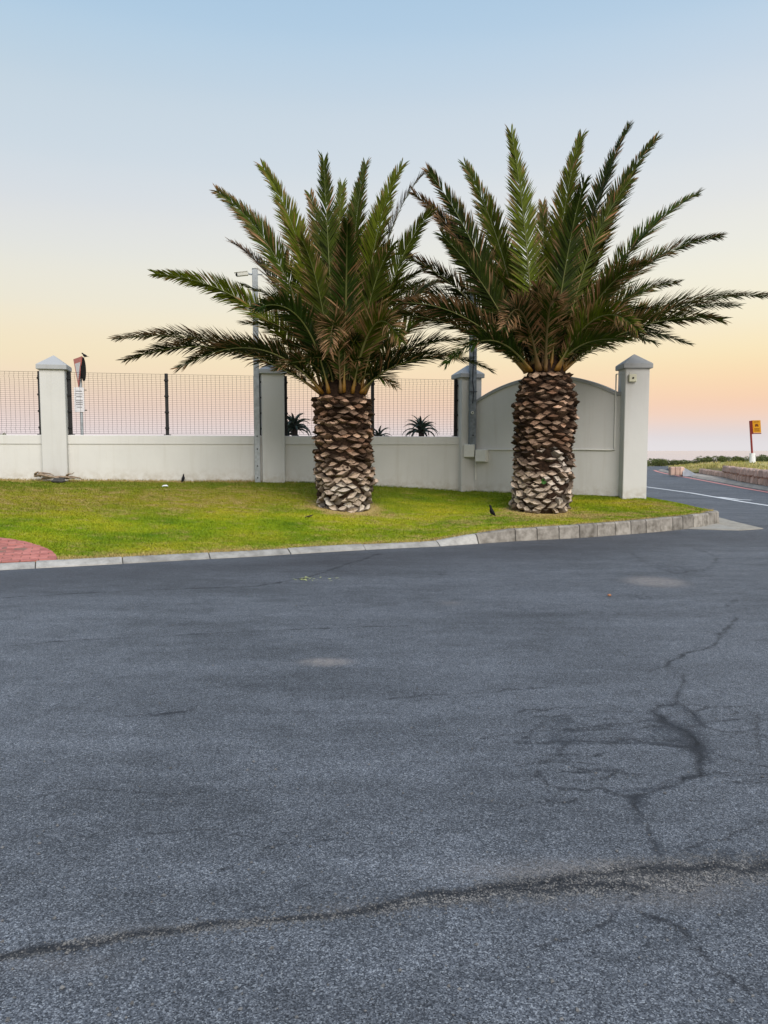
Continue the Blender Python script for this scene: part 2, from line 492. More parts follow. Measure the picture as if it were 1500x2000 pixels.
def structure(name, loc=None):
    o = bpy.data.objects.new(name, None); o.location = loc or (0, 0, 0); col.objects.link(o)
    return tag(o, kind='structure')
def catmull(pts, keys, n=240):
    pts = np.array(pts, float); keys = np.array(keys, float)
    out = np.linspace(keys[0], keys[-1], n)
    # gentle smoothing of a linear interpolation
    lin = np.stack([np.interp(out, keys, pts[:, k]) for k in range(pts.shape[1])], 1)
    ker = np.ones(5) / 5
    pad = np.pad(lin, ((2, 2), (0, 0)), 'edge')
    sm = np.stack([np.convolve(pad[:, k], ker, 'valid') for k in range(pts.shape[1])], 1)
    return out, sm
def foot_attr(mb, base, h=0.28):
    mb.attr['foot'] = ('FLOAT', [max(0.0, min(1.0, 1 - (v.z - base(v)) / h)) for v in mb.v])

# ------------------------------------------------------------------ the lie of the land
Y1 = 16.5
P1 = at_y(111, 880, Y1); P1 = Vector((P1.x, P1.y, 0))
DV = Vector((0.272 * Y1, 0.0567 * Y1, 0))
P2, P3, P0 = P1 + DV, P1 + 2 * DV, P1 - DV
t4 = at_y(1234, 880, 16.3); P4 = Vector((t4.x, 16.3, 0))
WDIR = DV.normalized(); WN = Vector((WDIR.y, -WDIR.x, 0))      # WN: towards the yard
ADIR = (P4 - P3).normalized(); AN = Vector((ADIR.y, -ADIR.x, 0))
WANG = math.atan2(WDIR.y, WDIR.x); AANG = math.atan2(ADIR.y, ADIR.x)
def wall_at(px):
    d = ray(px, 880)
    u = d.x / d.y
    s_ = WDIR.y / WDIR.x
    y = (P1.y - s_ * P1.x) / (1 - s_ * u)
    return Vector((u * y, y, 0))
def arch_at(px):
    d = ray(px, 880)
    u = d.x / d.y
    s_ = ADIR.y / ADIR.x
    y = (P3.y - s_ * P3.x) / (1 - s_ * u)
    return Vector((u * y, y, 0))
def z_at(p, py):          # height at ground point p that appears on row py
    return at_y(750, py, p.y).z

kp = [(0, 1114), (125, 1107.5), (250, 1101), (375, 1094), (500, 1087.5), (600, 1081), (700, 1075), (780, 1071), (860, 1067.5), (930, 1062.5),
      (1007, 1057), (1050, 1055), (1100, 1052.5), (1150, 1049.5), (1200, 1046), (1250, 1042), (1300, 1037.5), (1345, 1033)]
keys = [k[0] for k in kp]
kw = [ground(*k) for k in kp]
sl = (kw[0] - kw[1]).normalized()
kw = [kw[0] + sl * 5.5, kw[0] + sl * 2.5] + kw
keys = [-700, -300] + keys
tip = [(1375, ground(1376, 1029.5)), (1394, ground(1394, 1025)), (1405, Vector((6.93, 15.75, 0))), (1420, Vector((6.95, 16.15, 0))),
       (1440, Vector((6.80, 16.6, 0))), (1465, Vector((6.50, 17.05, 0))), (1500, Vector((6.1, 17.6, 0))), (1560, Vector((5.4, 18.4, 0)))]
for k, p in tip:
    keys.append(k); kw.append(p)
KK, KP = catmull([(p.x, p.y) for p in kw], keys, 1131)
def kpt(k):
    return Vector((np.interp(k, KK, KP[:, 0]), np.interp(k, KK, KP[:, 1]), 0))
def kn(k):
    t = (kpt(k + 6) - kpt(k - 6)).normalized()
    return Vector((-t.y, t.x, 0))
def kh(k):
    return float(np.interp(k, [-700, 850, 935, 1007, 1394, 1560], [0.07, 0.07, 0.155, 0.205, 0.262, 0.25]))
def kup(k):    # 0 = sloping channel kerb, 1 = upright kerb
    return float(np.interp(k, [-700, 860, 1005, 1560], [0, 0, 1, 1]))

bk = [(-700, wall_at(-260), 0.93), (-300, wall_at(-150), 0.91), (0, wall_at(0), None, 937), (125, wall_at(110), None, 938), (250, wall_at(230), None, 939),
      (375, wall_at(350), None, 940), (500, wall_at(480), None, 939.5), (600, wall_at(580), None, 942), (700, wall_at(680), None, 946), (780, wall_at(760), None, 950.5), (860, wall_at(840), None, 955.5),
      (930, Vector((P3.x - 0.15, P3.y - 0.02, 0)), None, 960), (1007, arch_at(985), None, 962.5), (1100, arch_at(1060), None, 965), (1200, arch_at(1130), None, 967.5),
      (1300, arch_at(1185), None, 969), (1345, Vector((P4.x - 0.1, P4.y, 0)), None, 970), (1394, Vector((P4.x + 0.1, P4.y, 0)), None, 970.5), (1420, Vector((P4.x + 0.2, P4.y + 0.05, 0)), 0.5),
      (1465, Vector((P4.x + 0.15, P4.y + 0.2, 0)), 0.48), (1560, Vector((P4.x + 0.1, P4.y + 0.3, 0)), 0.46)]
bkk, bkp = [], []
for e in bk:
    z = e[2] if e[2] is not None else z_at(e[1] + Vector((0, -0.15, 0)), e[3])
    bkk.append(e[0]); bkp.append((e[1].x, e[1].y, z))
bkp = np.array(bkp)
def kerb_width(k):
    return 0.2 - 0.05 * kup(k)
NS, NT = 300, 70
lawn_v = np.zeros((NS, NT, 3)); lawn_t = np.zeros((NS, NT))
sk = np.linspace(-700, 1560, NS)
tt = np.linspace(0, 1, NT)
for i, k in enumerate(sk):
    f = kpt(k) + kn(k) * (kerb_width(k) - 0.03)
    zf = kh(k) - 0.012
    bx = np.array([np.interp(k, bkk, bkp[:, j]) for j in range(3)])
    for a in range(3):
        fa = (f.x, f.y, zf)[a]
        lawn_v[i, :, a] = fa + (bx[a] - fa) * (tt if a < 2 else (0.55 * tt + 0.45 * (3 * tt ** 2 - 2 * tt ** 3)))
    lawn_t[i] = tt
lump = (np.sin(lawn_v[..., 0] * 2.1 + 1.3) * np.sin(lawn_v[..., 1] * 1.7) * 0.018 + np.sin(lawn_v[..., 0] * 5.3) * np.sin(lawn_v[..., 1] * 4.7 + 2) * 0.008)
lawn_v[..., 2] += lump * np.clip(np.minimum(tt, 1 - tt) * 6, 0, 1)[None, :]
idx = np.arange(NS * NT).reshape(NS, NT)
lawn_f = np.stack([idx[:-1, :-1], idx[1:, :-1], idx[1:, 1:], idx[:-1, 1:]], -1).reshape(-1, 4)
lawn_flat = lawn_v.reshape(-1, 3)
BVH = BVHTree.FromPolygons([Vector(v) for v in lawn_flat], [tuple(f) for f in lawn_f])
def lawn_px(px, py):
    h = BVH.ray_cast(O, ray(px, py))
    return h[0] if h[0] is not None else ground(px, py)
def lawn_z(x, y, default=0.3):
    h = BVH.ray_cast(Vector((x, y, 5)), Vector((0, 0, -1)))
    return h[0].z if h[0] is not None else default
def lawn_nrm(x, y):
    h = BVH.ray_cast(Vector((x, y, 5)), Vector((0, 0, -1)))
    n = h[1] if h[0] is not None else Vector((0, 0, 1))
    return n if n.z > 0 else -n

# palms stand here
palm_front = [lawn_px(672, 1001), lawn_px(1060, 1005)]
palm_c = [Vector((p.x, p.y + 0.52, 0)) for p in palm_front]
for p in palm_c:
    p.z = lawn_z(p.x, p.y)

# driveway disc (red pavers)
c1, c2, c3 = [lawn_px(*q) for q in ((0, 1052), (75, 1067.5), (113, 1094))]
def circum(a, b, c):
    d = 2 * (a.x * (b.y - c.y) + b.x * (c.y - a.y) + c.x * (a.y - b.y))
    ux = ((a.x**2 + a.y**2) * (b.y - c.y) + (b.x**2 + b.y**2) * (c.y - a.y) + (c.x**2 + c.y**2) * (a.y - b.y)) / d
    uy = ((a.x**2 + a.y**2) * (c.x - b.x) + (b.x**2 + b.y**2) * (a.x - c.x) + (c.x**2 + c.y**2) * (b.x - a.x)) / d
    return Vector((ux, uy, 0)), math.hypot(a.x - ux, a.y - uy)
DRC, DRR = circum(c1, c2, c3)

def lawn_fields(x, y, t):
    """dry / olive / deep-green patterns on the lawn (numpy arrays)."""
    dry = 0.6 * np.exp(-(t / 0.05) ** 2)
    dry = dry + 0.22 * np.clip((t - 0.40) / 0.15, 0, 1) * np.clip((0.88 - t) / 0.1, 0, 1) * np.clip((-0.5 - x) / 3, 0, 1)
    dry = dry + 0.30 * np.exp(-((t - 0.22) / 0.10) ** 2) * np.clip((x + 1.5) / 3.0, 0, 1)
    for c in palm_c:
        d = np.hypot(x - c.x, (y - c.y))
        dry = dry + 1.0 * np.exp(-(d / 0.68) ** 4)
        d2 = np.hypot((x - c.x - 0.25) / 1.5, (y - c.y + 0.55) / 0.35)
        dry = dry + 0.35 * np.exp(-d2 ** 2)
    tipp = at_y(1285, 996, 15.6)
    dry = dry + 0.42 * np.exp(-((x - tipp.x) / 0.7) ** 2 - ((y - tipp.y) / 0.3) ** 2)
    dry = dry + 0.75 * np.exp(-((t - 0.97) / 0.022) ** 2) * np.clip((-2.6 - x) / 0.6, 0, 1)
    olive = np.clip((t - 0.36) / 0.22, 0, 1) * np.clip((1.5 - x) / 4.0, 0.15, 1)
    deep = np.clip((t - 0.72) / 0.15, 0, 1) * 0.85 + 0.5 * np.exp(-((t - 0.12) / 0.08) ** 2) * np.clip((1.5 - x) / 2, 0, 1)
    return np.clip(dry, 0, 1.3), np.clip(olive, 0, 1), np.clip(deep, 0, 1)

lx, ly = lawn_flat[:, 0], lawn_flat[:, 1]
ld, lo, lg = lawn_fields(lx, ly, lawn_t.ravel())
mb = MB(); mb.v = [Vector(v) for v in lawn_flat]; mb.f = [tuple(f) for f in lawn_f]; mb.m = [0] * len(mb.f)
mb.attr = {'dry': ('FLOAT', ld), 'olive': ('FLOAT', lo), 'deep': ('FLOAT', lg)}
lawn = tag(mb.build('lawn', M['grass'], smooth=True, fix=False), kind='structure')

# grass blades over the lawn
NB = 330000
bi = rng.uniform(60, NS - 1.001, NB); bt = rng.uniform(0, NT - 1.001, NB)
i0, j0 = bi.astype(int), bt.astype(int); fi, fj = bi - i0, bt - j0
bp = (lawn_v[i0, j0] * ((1 - fi) * (1 - fj))[:, None] + lawn_v[i0 + 1, j0] * (fi * (1 - fj))[:, None]
      + lawn_v[i0, j0 + 1] * ((1 - fi) * fj)[:, None] + lawn_v[i0 + 1, j0 + 1] * (fi * fj)[:, None])
btt = bt / (NT - 1)
keep = (np.hypot(bp[:, 0] - DRC.x, bp[:, 1] - DRC.y) > DRR + 0.02)
for c in palm_c:
    keep &= np.hypot(bp[:, 0] - c.x, bp[:, 1] - c.y) > 0.5 + rng.uniform(0, 0.25, NB)
bp, btt = bp[keep], btt[keep]; nb = len(bp)
bd, bo, bg = lawn_fields(bp[:, 0], bp[:, 1], btt)
hgt = rng.uniform(0.012, 0.034, nb) * (1 + 0.9 * (btt > 0.965) + 0.6 * (btt < 0.02))
ang = rng.uniform(0, 2 * np.pi, nb); lean = rng.uniform(0, 2 * np.pi, nb)
wd = rng.uniform(0.004, 0.008, nb)
dx = np.stack([np.cos(ang) * wd, np.sin(ang) * wd, np.full(nb, -0.004)], 1)
tipo = np.stack([np.cos(lean) * hgt * 0.8, np.sin(lean) * hgt * 0.8, hgt], 1)
bv = np.stack([bp - dx, bp + dx * np.array([1, 1, -1]), bp + tipo], 1).reshape(-1, 3).astype(np.float32)
bv[:, 2] = bv[:, 2]
me = bpy.data.meshes.new('grass_blades')
me.vertices.add(nb * 3); me.vertices.foreach_set('co', bv.ravel())
me.loops.add(nb * 3); me.loops.foreach_set('vertex_index', np.arange(nb * 3, dtype=np.int32))
me.polygons.add(nb); me.polygons.foreach_set('loop_start', np.arange(nb, dtype=np.int32) * 3)
me.update(calc_edges=True); me.validate()
for nm, dat in (('dry', bd), ('olive', bo), ('deep', bg)):
    at = me.attributes.new(nm, 'FLOAT', 'POINT'); at.data.foreach_set('value', np.repeat(dat, 3).astype(np.float32))
me.materials.append(M['grass'])
go = bpy.data.objects.new('grass', me); col.objects.link(go); tag(go, kind='stuff')

# ------------------------------------------------------------------ asphalt yard and road
def px_line(pts):
    return [ground(*p) for p in pts]
CR = []   # (points, width m)
crs = random.Random(41)
def crack(pts, w):
    ws = w if hasattr(w, '__len__') else [w] * len(pts)
    g = px_line(pts)
    P, W = [g[0]], [ws[0]]
    for i in range(len(g) - 1):
        a, b_ = g[i], g[i + 1]
        L = (b_ - a).length
        n = max(2, min(14, int(L / 0.07)))
        nn = Vector((-(b_ - a).y, (b_ - a).x, 0)) / L
        off = 0.0
        for k in range(1, n):
            off = off * 0.6 + crs.gauss(0, 1) * min(0.035, 0.05 * L / n + 0.012)
            P.append(a.lerp(b_, k / n) + nn * off * min(1, 3 * k / n, 3 * (n - k) / n))
            W.append((ws[i] + (ws[i + 1] - ws[i]) * k / n) * crs.uniform(.45, 1.5))
        P.append(b_); W.append(ws[i + 1])
    CR.append((P, W))
crack([(-60, 1878), (0, 1870), (100, 1850), (250, 1825), (400, 1805), (550, 1795), (640, 1788), (760, 1765), (900, 1745), (1000, 1730), (1100, 1718), (1200, 1705), (1300, 1697), (1400, 1690), (1500, 1687), (1600, 1685)],
      [.012, .012, .013, .012, .010, .008, .008, .011, .013, .018, .022, .026, .028, .026, .022, .02])
crack([(700, 1775), (800, 1752), (900, 1742), (960, 1733)], .006)
crack([(1000, 1735), (1100, 1733), (1200, 1728), (1260, 1735)], .016)
crack([(1290, 1672), (1265, 1620), (1248, 1590), (1240, 1555), (1300, 1537), (1370, 1515), (1372, 1480), (1362, 1450), (1320, 1420), (1272, 1392), (1288, 1378), (1325, 1373), (1355, 1395), (1372, 1418), (1430, 1432), (1500, 1442), (1560, 1448)],
      [.006, .006, .006, .008, .008, .012, .02, .03, .03, .012, .012, .012, .010, .008, .006, .006, .006])
crack([(1325, 1373), (1330, 1345), (1336, 1318)], .009)
crack([(1325, 1374), (1380, 1380), (1440, 1391)], .006)
crack([(1440, 1391), (1380, 1398), (1300, 1398), (1250, 1390), (1150, 1395)], .004)
crack([(980, 1449), (1120, 1447), (1250, 1449), (1300, 1455), (1360, 1460)], [.005, .006, .006, .008, .01])
crack([(1050, 1505), (1047, 1518), (1068, 1533), (1100, 1542), (1150, 1545), (1180, 1541), (1232, 1558)], [.006, .009, .008, .008, .009, .008, .008])
crack([(1372, 1492), (1400, 1507), (1440, 1516), (1520, 1512)], .008)
crack([(1370, 1468), (1410, 1478), (1450, 1490), (1530, 1510)], .007)
crack([(1240, 1775), (1270, 1790), (1300, 1800), (1340, 1832), (1362, 1852), (1385, 1875), (1420, 1905), (1500, 1942), (1560, 1965)], [.008, .01, .008, .006, .006, .007, .007, .006, .006])
crack([(1265, 1312), (1310, 1290), (1395, 1260), (1440, 1205)], .010)
crack([(0, 1168), (120, 1161), (300, 1152), (500, 1145), (600, 1128), (660, 1108), (740, 1082)], .014)
crack([(0, 1262), (150, 1250), (300, 1243), (600, 1228), (800, 1222)], .008)
crack([(245, 1400), (300, 1398), (340, 1392), (380, 1384)], [.008, .014, .014, .008])
crack([(730, 1370), (900, 1355), (1060, 1343)], .006)
crack([(600, 1652), (420, 1620), (290, 1628)], .003)
crack([(1230, 1078), (1262, 1100), (1320, 1121), (1385, 1110), (1402, 1090), (1355, 1070)], [.006, .009, .006, .009, .009, .006])
crack([(940, 1443), (1030, 1430), (1140, 1428)], .006)
crack([(1440, 1170), (1420, 1185), (1500, 1180)], .006)
crack([(1480, 1390), (1476, 1440), (1492, 1480)], .005)

for pts_ in ([(430, 1700), (520, 1655), (640, 1640)], [(60, 1560), (180, 1540), (330, 1552)], [(900, 1560), (1010, 1575), (1130, 1560)], [(1240, 1745), (1190, 1800), (1050, 1850)],
             [(1140, 1395), (1060, 1410), (1010, 1448)], [(1500, 1600), (1420, 1640), (1330, 1660)], [(1110, 1449), (1090, 1475), (1050, 1490)], [(1300, 1420), (1250, 1410), (1160, 1420), (1110, 1400)]):
    crack(pts_, .005)
for _ in range(26):      # fine crazing round the broken area
    cx_, cy_ = crs.uniform(1020, 1500), crs.uniform(1375, 1530)
    a_ = crs.uniform(-.5, .5); l_ = crs.uniform(25, 80)
    crack([(cx_ - l_, cy_ - l_ * a_ * .35), (cx_, cy_ + crs.uniform(-6, 6)), (cx_ + l_, cy_ + l_ * a_ * .35)], crs.uniform(.003, .006))
def spacing():
    ys = [-6, -4, -2.5, -1, 0, 0.8, 1.3]
    y = 1.6
    while y < 17:
        ys.append(y); y *= 1.0055
    ys += list(np.linspace(17.3, 30, 26)) + list(np.linspace(32, 74, 22))
    xs = []
    x = 0.0
    while x < 3.2:
        xs.append(x); x += 0.018
    while x < 8:
        xs.append(x); x += 0.06
    while x < 62:
        xs.append(x); x += 0.06 + (x - 8) * 0.08
    xs = sorted(set([-q for q in xs] + xs))
    return np.array(xs), np.array(ys)
gx, gy = spacing()
X, Yg = np.meshgrid(gx, gy)
crf = np.full(X.shape, 4.0); drk = np.zeros(X.shape); grv = np.zeros(X.shape); pal = np.zeros(X.shape)
for pts, ws in CR:
    for (a, b_), (wa, wb) in zip(zip(pts, pts[1:]), zip(ws, ws[1:])):
        d = np.array([b_.x - a.x, b_.y - a.y]); L2 = d @ d
        u = np.clip(((X - a.x) * d[0] + (Yg - a.y) * d[1]) / L2, 0, 1)
        dist = np.hypot(X - a.x - u * d[0], Yg - a.y - u * d[1])
        wv_ = wa + (wb - wa) * u; wf = np.maximum(wv_, np.maximum(0.0095, 0.0030 * Yg))
        crf = np.minimum(crf, dist / wf + 1.15 * (1 - wv_ / wf))
def blob(arr, px, py, rx, ry, amp, p=2):
    c = ground(px, py)
    ex = (ground(px + rx, py) - c).length; ey = abs((ground(px, py - ry) - ground(px, py + ry)).y) / 2
    arr += amp * np.exp(-(((X - c.x) / ex) ** 2 + ((Yg - c.y) / ey) ** 2) ** (p / 2))
blob(pal, 1280, 1136, 56, 10, 1.0, 4); blob(pal, 637, 1293, 50, 8, 0.95, 4); blob(pal, 880, 1178, 22, 4, 0.4)
blob(pal, 1110, 1700, 190, 20, 0.62); blob(pal, 1300, 1715, 120, 26, 0.6); blob(pal, 700, 1775, 80, 12, 0.25)
blob(pal, 1150, 1765, 160, 14, 0.2); blob(pal, 1350, 1750, 100, 25, 0.22); blob(pal, 120, 1880, 120, 22, 0.2); blob(pal, 300, 1815, 150, 12, 0.15)
blob(drk, 1335, 1440, 50, 42, 0.4); blob(drk, 1110, 1425, 70, 30, 0.25); blob(drk, 1260, 1437, 60, 24, 0.25)
blob(drk, 1150, 1725, 170, 20, 0.42); blob(drk, 1400, 1668, 130, 20, 0.5); blob(drk, 1420, 1700, 120, 22, 0.35); blob(drk, 1245, 1555, 26, 22, 0.35)
blob(drk, 850, 1755, 120, 18, 0.3); blob(drk, 310, 1393, 60, 9, 0.35); blob(drk, 180, 1840, 160, 18, 0.25); blob(drk, 1330, 1112, 60, 14, 0.45); blob(drk, 1250, 1165, 40, 7, 0.45)
blob(drk, 860, 1122, 12, 2.5, 0.5)
def band(arr, pts, ws, amp):
    P = px_line(pts)
    best = np.zeros(X.shape)
    for (a, b_), (wa, wb) in zip(zip(P, P[1:]), zip(ws, ws[1:])):
        d = np.array([b_.x - a.x, b_.y - a.y]); L2 = d @ d
        u = np.clip(((X - a.x) * d[0] + (Yg - a.y) * d[1]) / L2, 0, 1)
        dist = np.hypot(X - a.x - u * d[0], Yg - a.y - u * d[1])
        best = np.maximum(best, np.exp(-(dist / (wa + (wb - wa) * u)) ** 2))
    arr += amp * best
band(grv, [(-40, 1878), (100, 1852), (250, 1828), (400, 1810), (550, 1797), (700, 1782), (800, 1762), (900, 1750), (1000, 1738), (1100, 1726), (1200, 1718), (1300, 1712), (1400, 1700), (1540, 1695)],
     [.028, .036, .04, .038, .026, .03, .05, .07, .10, .13, .16, .16, .14, .12], 0.66)
band(drk, [(640, 1790), (800, 1765), (950, 1748), (1100, 1735), (1200, 1728)], [.03, .05, .06, .07, .06], 0.35)
band(drk, [(1272, 1385), (1290, 1405), (1330, 1430), (1362, 1455), (1370, 1490)], [.04, .06, .07, .06, .04], 0.42)
band(drk, [(1310, 1372), (1350, 1392), (1375, 1420)], [.04, .05, .04], 0.45)
band(drk, [(1010, 1450), (1120, 1449), (1240, 1448), (1350, 1458)], [.03, .04, .04, .04], 0.35)
band(drk, [(1100, 1400), (1112, 1430), (1085, 1462)], [.05, .07, .05], 0.28)
band(drk, [(1180, 1543), (1238, 1556), (1300, 1537), (1372, 1512)], [.03, .05, .04, .05], 0.4)
band(drk, [(1240, 1555), (1250, 1600), (1285, 1660)], [.03, .03, .03], 0.4)
edge = np.array([np.interp(q, KP[:1000, 0], KP[:1000, 1]) for q in gx])
dk = edge[None, :] - Yg
pol = np.clip(1 - np.abs(dk - 0.9) / 2.2, 0, 1)
pol = np.where(Yg > edge[None, :] + 0.1, 0.15, pol)
nv = X.size
mb = MB()
verts = np.stack([X.ravel(), Yg.ravel(), np.zeros(nv)], 1)
ids = np.arange(nv).reshape(X.shape)
quads = np.stack([ids[:-1, :-1], ids[:-1, 1:], ids[1:, 1:], ids[1:, :-1]], -1)
# behind the garden wall the asphalt ends
cx = (X[:-1, :-1] + X[1:, 1:]) / 2; cy = (Yg[:-1, :-1] + Yg[1:, 1:]) / 2
hide = (cy > 19.5) & (cx < 4.0 + (cy - 19.5) * 0.26)
quads = quads[~hide].reshape(-1, 4)
me = bpy.data.meshes.new('asphalt_road')
me.vertices.add(nv); me.vertices.foreach_set('co', verts.astype(np.float32).ravel())
nq = len(quads)
me.loops.add(nq * 4); me.loops.foreach_set('vertex_index', quads.astype(np.int32).ravel())
me.polygons.add(nq); me.polygons.foreach_set('loop_start', np.arange(nq, dtype=np.int32) * 4)
me.update(calc_edges=True); me.validate()
for nm, dat in (('crack', crf), ('pale', np.clip(pal, 0, 0.9)), ('dark', drk), ('polish', pol), ('gravel', grv)):
    at = me.attributes.new(nm, 'FLOAT', 'POINT'); at.data.foreach_set('value', dat.astype(np.float32).ravel())
me.materials.append(M['asphalt'])
road = bpy.data.objects.new('asphalt_road', me); col.objects.link(road); tag(road, kind='structure')

# road markings
def strip(name, pts, w, z, mat):
    mb = MB(); n = len(pts); vs = []
    for i, p in enumerate(pts):
        t = (pts[min(i + 1, n - 1)] - pts[max(i - 1, 0)]).normalized(); nn = Vector((-t.y, t.x, 0))
        vs += [Vector((p.x, p.y, z)) - nn * w / 2, Vector((p.x, p.y, z)) + nn * w / 2]
    mb.add(vs, [(2 * i, 2 * i + 1, 2 * i + 3, 2 * i + 2) for i in range(n - 1)])
    return tag(mb.build(name, mat, fix=False), kind='structure')
wl = px_line([(1225, 946), (1266, 951.5), (1300, 956), (1350, 963), (1400, 971.5), (1450, 980), (1500, 987.5), (1560, 996)])
strip('white_road_line', wl, 0.13, 0.004, M['white_line'])
strip('old_white_road_line', px_line([(1405, 971), (1440, 975.5), (1468, 977)]), 0.16, 0.004, M['white_line'])
rl = px_line([(1278, 918.5), (1284, 921), (1300, 925), (1330, 930.5), (1360, 936), (1400, 943.5), (1450, 953), (1500, 961.5), (1560, 972)])
strip('red_road_line', rl, 0.22, 0.004, M['red_line'])

# kerb: sloping channel stones on the left, upright stones round the corner
kerb = structure('kerb')
joints = [-700, -480, -260, -97, 68, 240, 410, 568, 714, 860, 935, 1007, 1049, 1092, 1132, 1167, 1203, 1233, 1262, 1290, 1314, 1334, 1354, 1372, 1386, 1399, 1412, 1430, 1450, 1475, 1505, 1560]
def kerb_section(k, shrink=0.0):
    u, h, w = kup(k), kh(k), kerb_width(k)
    n = kn(k); p = kpt(k)
    a = [(0.0, -0.06), (0.012, 0.012), (0.115, h - 0.008), (0.15, h), (w + 0.0, h), (w + 0.0, -0.06)]
    b_ = [(0.0, -0.06), (0.0, 0.02), (0.012, h - 0.025), (0.035, h), (w, h), (w, -0.06)]
    out = []
    for (o1, z1), (o2, z2) in zip(a, b_):
        o, z = o1 + (o2 - o1) * u, z1 + (z2 - z1) * u
        o, z = o + (shrink if o < w * 0.8 else 0), z - (shrink if z > 0 else 0)
        out.append(p + n * o + Vector((0, 0, z)))
    return out
def loft(mb, secs, mi=0):
    n = len(secs[0]); o = []
    for s_ in secs: o += s_
    fs = [(i * n + k, i * n + (k + 1) % n, (i + 1) * n + (k + 1) % n, (i + 1) * n + k) for i in range(len(secs) - 1) for k in range(n)]
    fs += [tuple(range(n))[::-1], tuple((len(secs) - 1) * n + k for k in range(n))]
    mb.add(o, fs, mi)
for a, b_ in zip(joints, joints[1:]):
    g = 0.006 + random.random() * 0.006
    sp = (kpt(b_) - kpt(a)).length
    da = (b_ - a) * g / sp
    mb = MB()
    jz = Vector((0, 0, random.uniform(-0.006, 0.006))); jo = kn((a + b_) / 2) * random.uniform(-0.006, 0.008)
    loft(mb, [[q + jz + jo for q in kerb_section(k)] for k in np.linspace(a + da, b_ - da, 6 if a < 1380 else 4)])
    mb.build('kerb_stone', M['kerb_flat'] if b_ <= 935 else M['kerb'], kerb)
mb = MB()
loft(mb, [kerb_section(k, 0.016) for k in np.linspace(-700, 1560, 160)])
mb.build('kerb_mortar', M['mortar'], kerb)

# concrete apron beyond the kerb tip
def sheet(name, pts, z, mat, zs=None):
    mb = MB()
    mb.prism([Vector((p.x, p.y, -0.05)) for p in pts], (0, 0, z + 0.05))
    return tag(mb.build(name, mat), kind='structure')
ap = [ground(1392, 1024), ground(1392, 1008), ground(1440, 1021), ground(1491, 1033), ground(1446, 1036.2)]
sheet('concrete_apron', ap, 0.012, M['apron'])
ap2 = [ground(1345, 1033), ground(1391, 1024.5), ground(1400, 1024.0), ground(1445, 1036.2), ground(1410, 1035.5)]
sheet('concrete_gutter', ap2, 0.018, M['apron_light'])

# red brick driveway
drive = structure('brick_driveway')
mb = MB()
ring = []
na = 60
def in_drive(x, y):
    return math.hypot(x - DRC.x, y - DRC.y) < DRR
edgep = [DRC + Vector((math.cos(a) * DRR, math.sin(a) * DRR, 0)) for a in np.linspace(0, 2 * math.pi, 180, endpoint=False)]
BL, BW = 0.22, 0.11
kd = (kpt(60) - kpt(-60)).normalized(); kq = Vector((-kd.y, kd.x, 0))
org = kpt(0) + kq * 0.2
def clip(poly):
    # keep what lies inside the driveway circle (approximated by its tangent half-planes)
    for a in np.linspace(0, 2 * math.pi, 64, endpoint=False):
        n = Vector((math.cos(a), math.sin(a), 0)); lim = n.dot(DRC) + DRR - 0.005
        out = []
        for p, q in zip(poly, poly[1:] + poly[:1]):
            dp, dq = n.dot(p) - lim, n.dot(q) - lim
            if dp <= 0: out.append(p)
            if dp * dq < 0: out.append(p + (q - p) * (dp / (dp - dq)))
        poly = out
        if len(poly) < 3: return None
    return poly
nbk = 0
for r in range(-1, 26):
    for c_ in range(-14, 14):
        u0 = c_ * BL + (r % 2) * BL / 2; v0 = r * BW
        cc = org + kd * (u0 + BL / 2) + kq * (v0 + BW / 2)
        g = 0.006
        poly = [org + kd * (u0 + a) + kq * (v0 + b_) for a, b_ in ((g, g), (BL - g, g), (BL - g, BW - g), (g, BW - g))]
        if v0 < -0.02: continue
        if cc.x / cc.y < -0.56 or cc.x / cc.y > -0.3: continue
        poly = clip(poly)
        if not poly: continue
        dz = random.uniform(-0.004, 0.004) + 0.022
        pz = [Vector((p.x, p.y, lawn_z(p.x, p.y, kh(0)) + dz)) for p in poly]
        mb = MB(); mb.prism([p - Vector((0, 0, 0.05)) for p in pz], (0, 0, 0.05))
        o = mb.build('brick', M['brick'], drive); nbk += 1
mb = MB()
bed = clip([org + kd * a + kq * b_ for a, b_ in ((-2.6, 0), (2.6, 0), (2.6, 2.9), (-2.6, 2.9))])
cen = sum(bed, Vector()) / len(bed)
vs = [Vector((p.x, p.y, lawn_z(p.x, p.y, kh(0)) + 0.012)) for p in bed] + [Vector((cen.x, cen.y, lawn_z(cen.x, cen.y) + 0.012))]
mb.add(vs, [(i, (i + 1) % len(bed), len(bed)) for i in range(len(bed))])
mb.build('sand_bed', M['sandbed'], drive)

# ------------------------------------------------------------------ ground beyond, sea
gxs = np.concatenate([np.linspace(-160, -40, 13), np.linspace(-36, 60, 49), np.linspace(70, 170, 11)])
gys = np.concatenate([np.linspace(-60, 0, 10), np.linspace(2, 110, 55), np.linspace(115, 150, 8)])
GX, GY = np.meshgrid(gxs, gys)
u = GX - (P1.x + (GY - P1.y) / (WDIR.y / WDIR.x) * 0)
sidef = (GX - P1.x) * (-WN.x) + (GY - P1.y) * (-WN.y)      # distance behind the low wall line
beh = np.clip((sidef - 0.4) / 0.6, 0, 1) * np.clip((3.2 + (GY - 19) * 0.2 - GX) / 1.2, 0, 1)
GZ = -0.06 + beh * np.interp(GY, [10, 18, 30, 60, 100], [0.85, 0.85, 0.8, 0.3, 0.0])
GZ = GZ - np.clip((GY - 95) / 40, 0, 1) * 5.0
GZ = np.where((GX > 4) & (GY > 74) & (GY < 95), 0.0, GZ)
mb = MB(); mb.v = [Vector((a, b_, c_)) for a, b_, c_ in zip(GX.ravel(), GY.ravel(), GZ.ravel())]
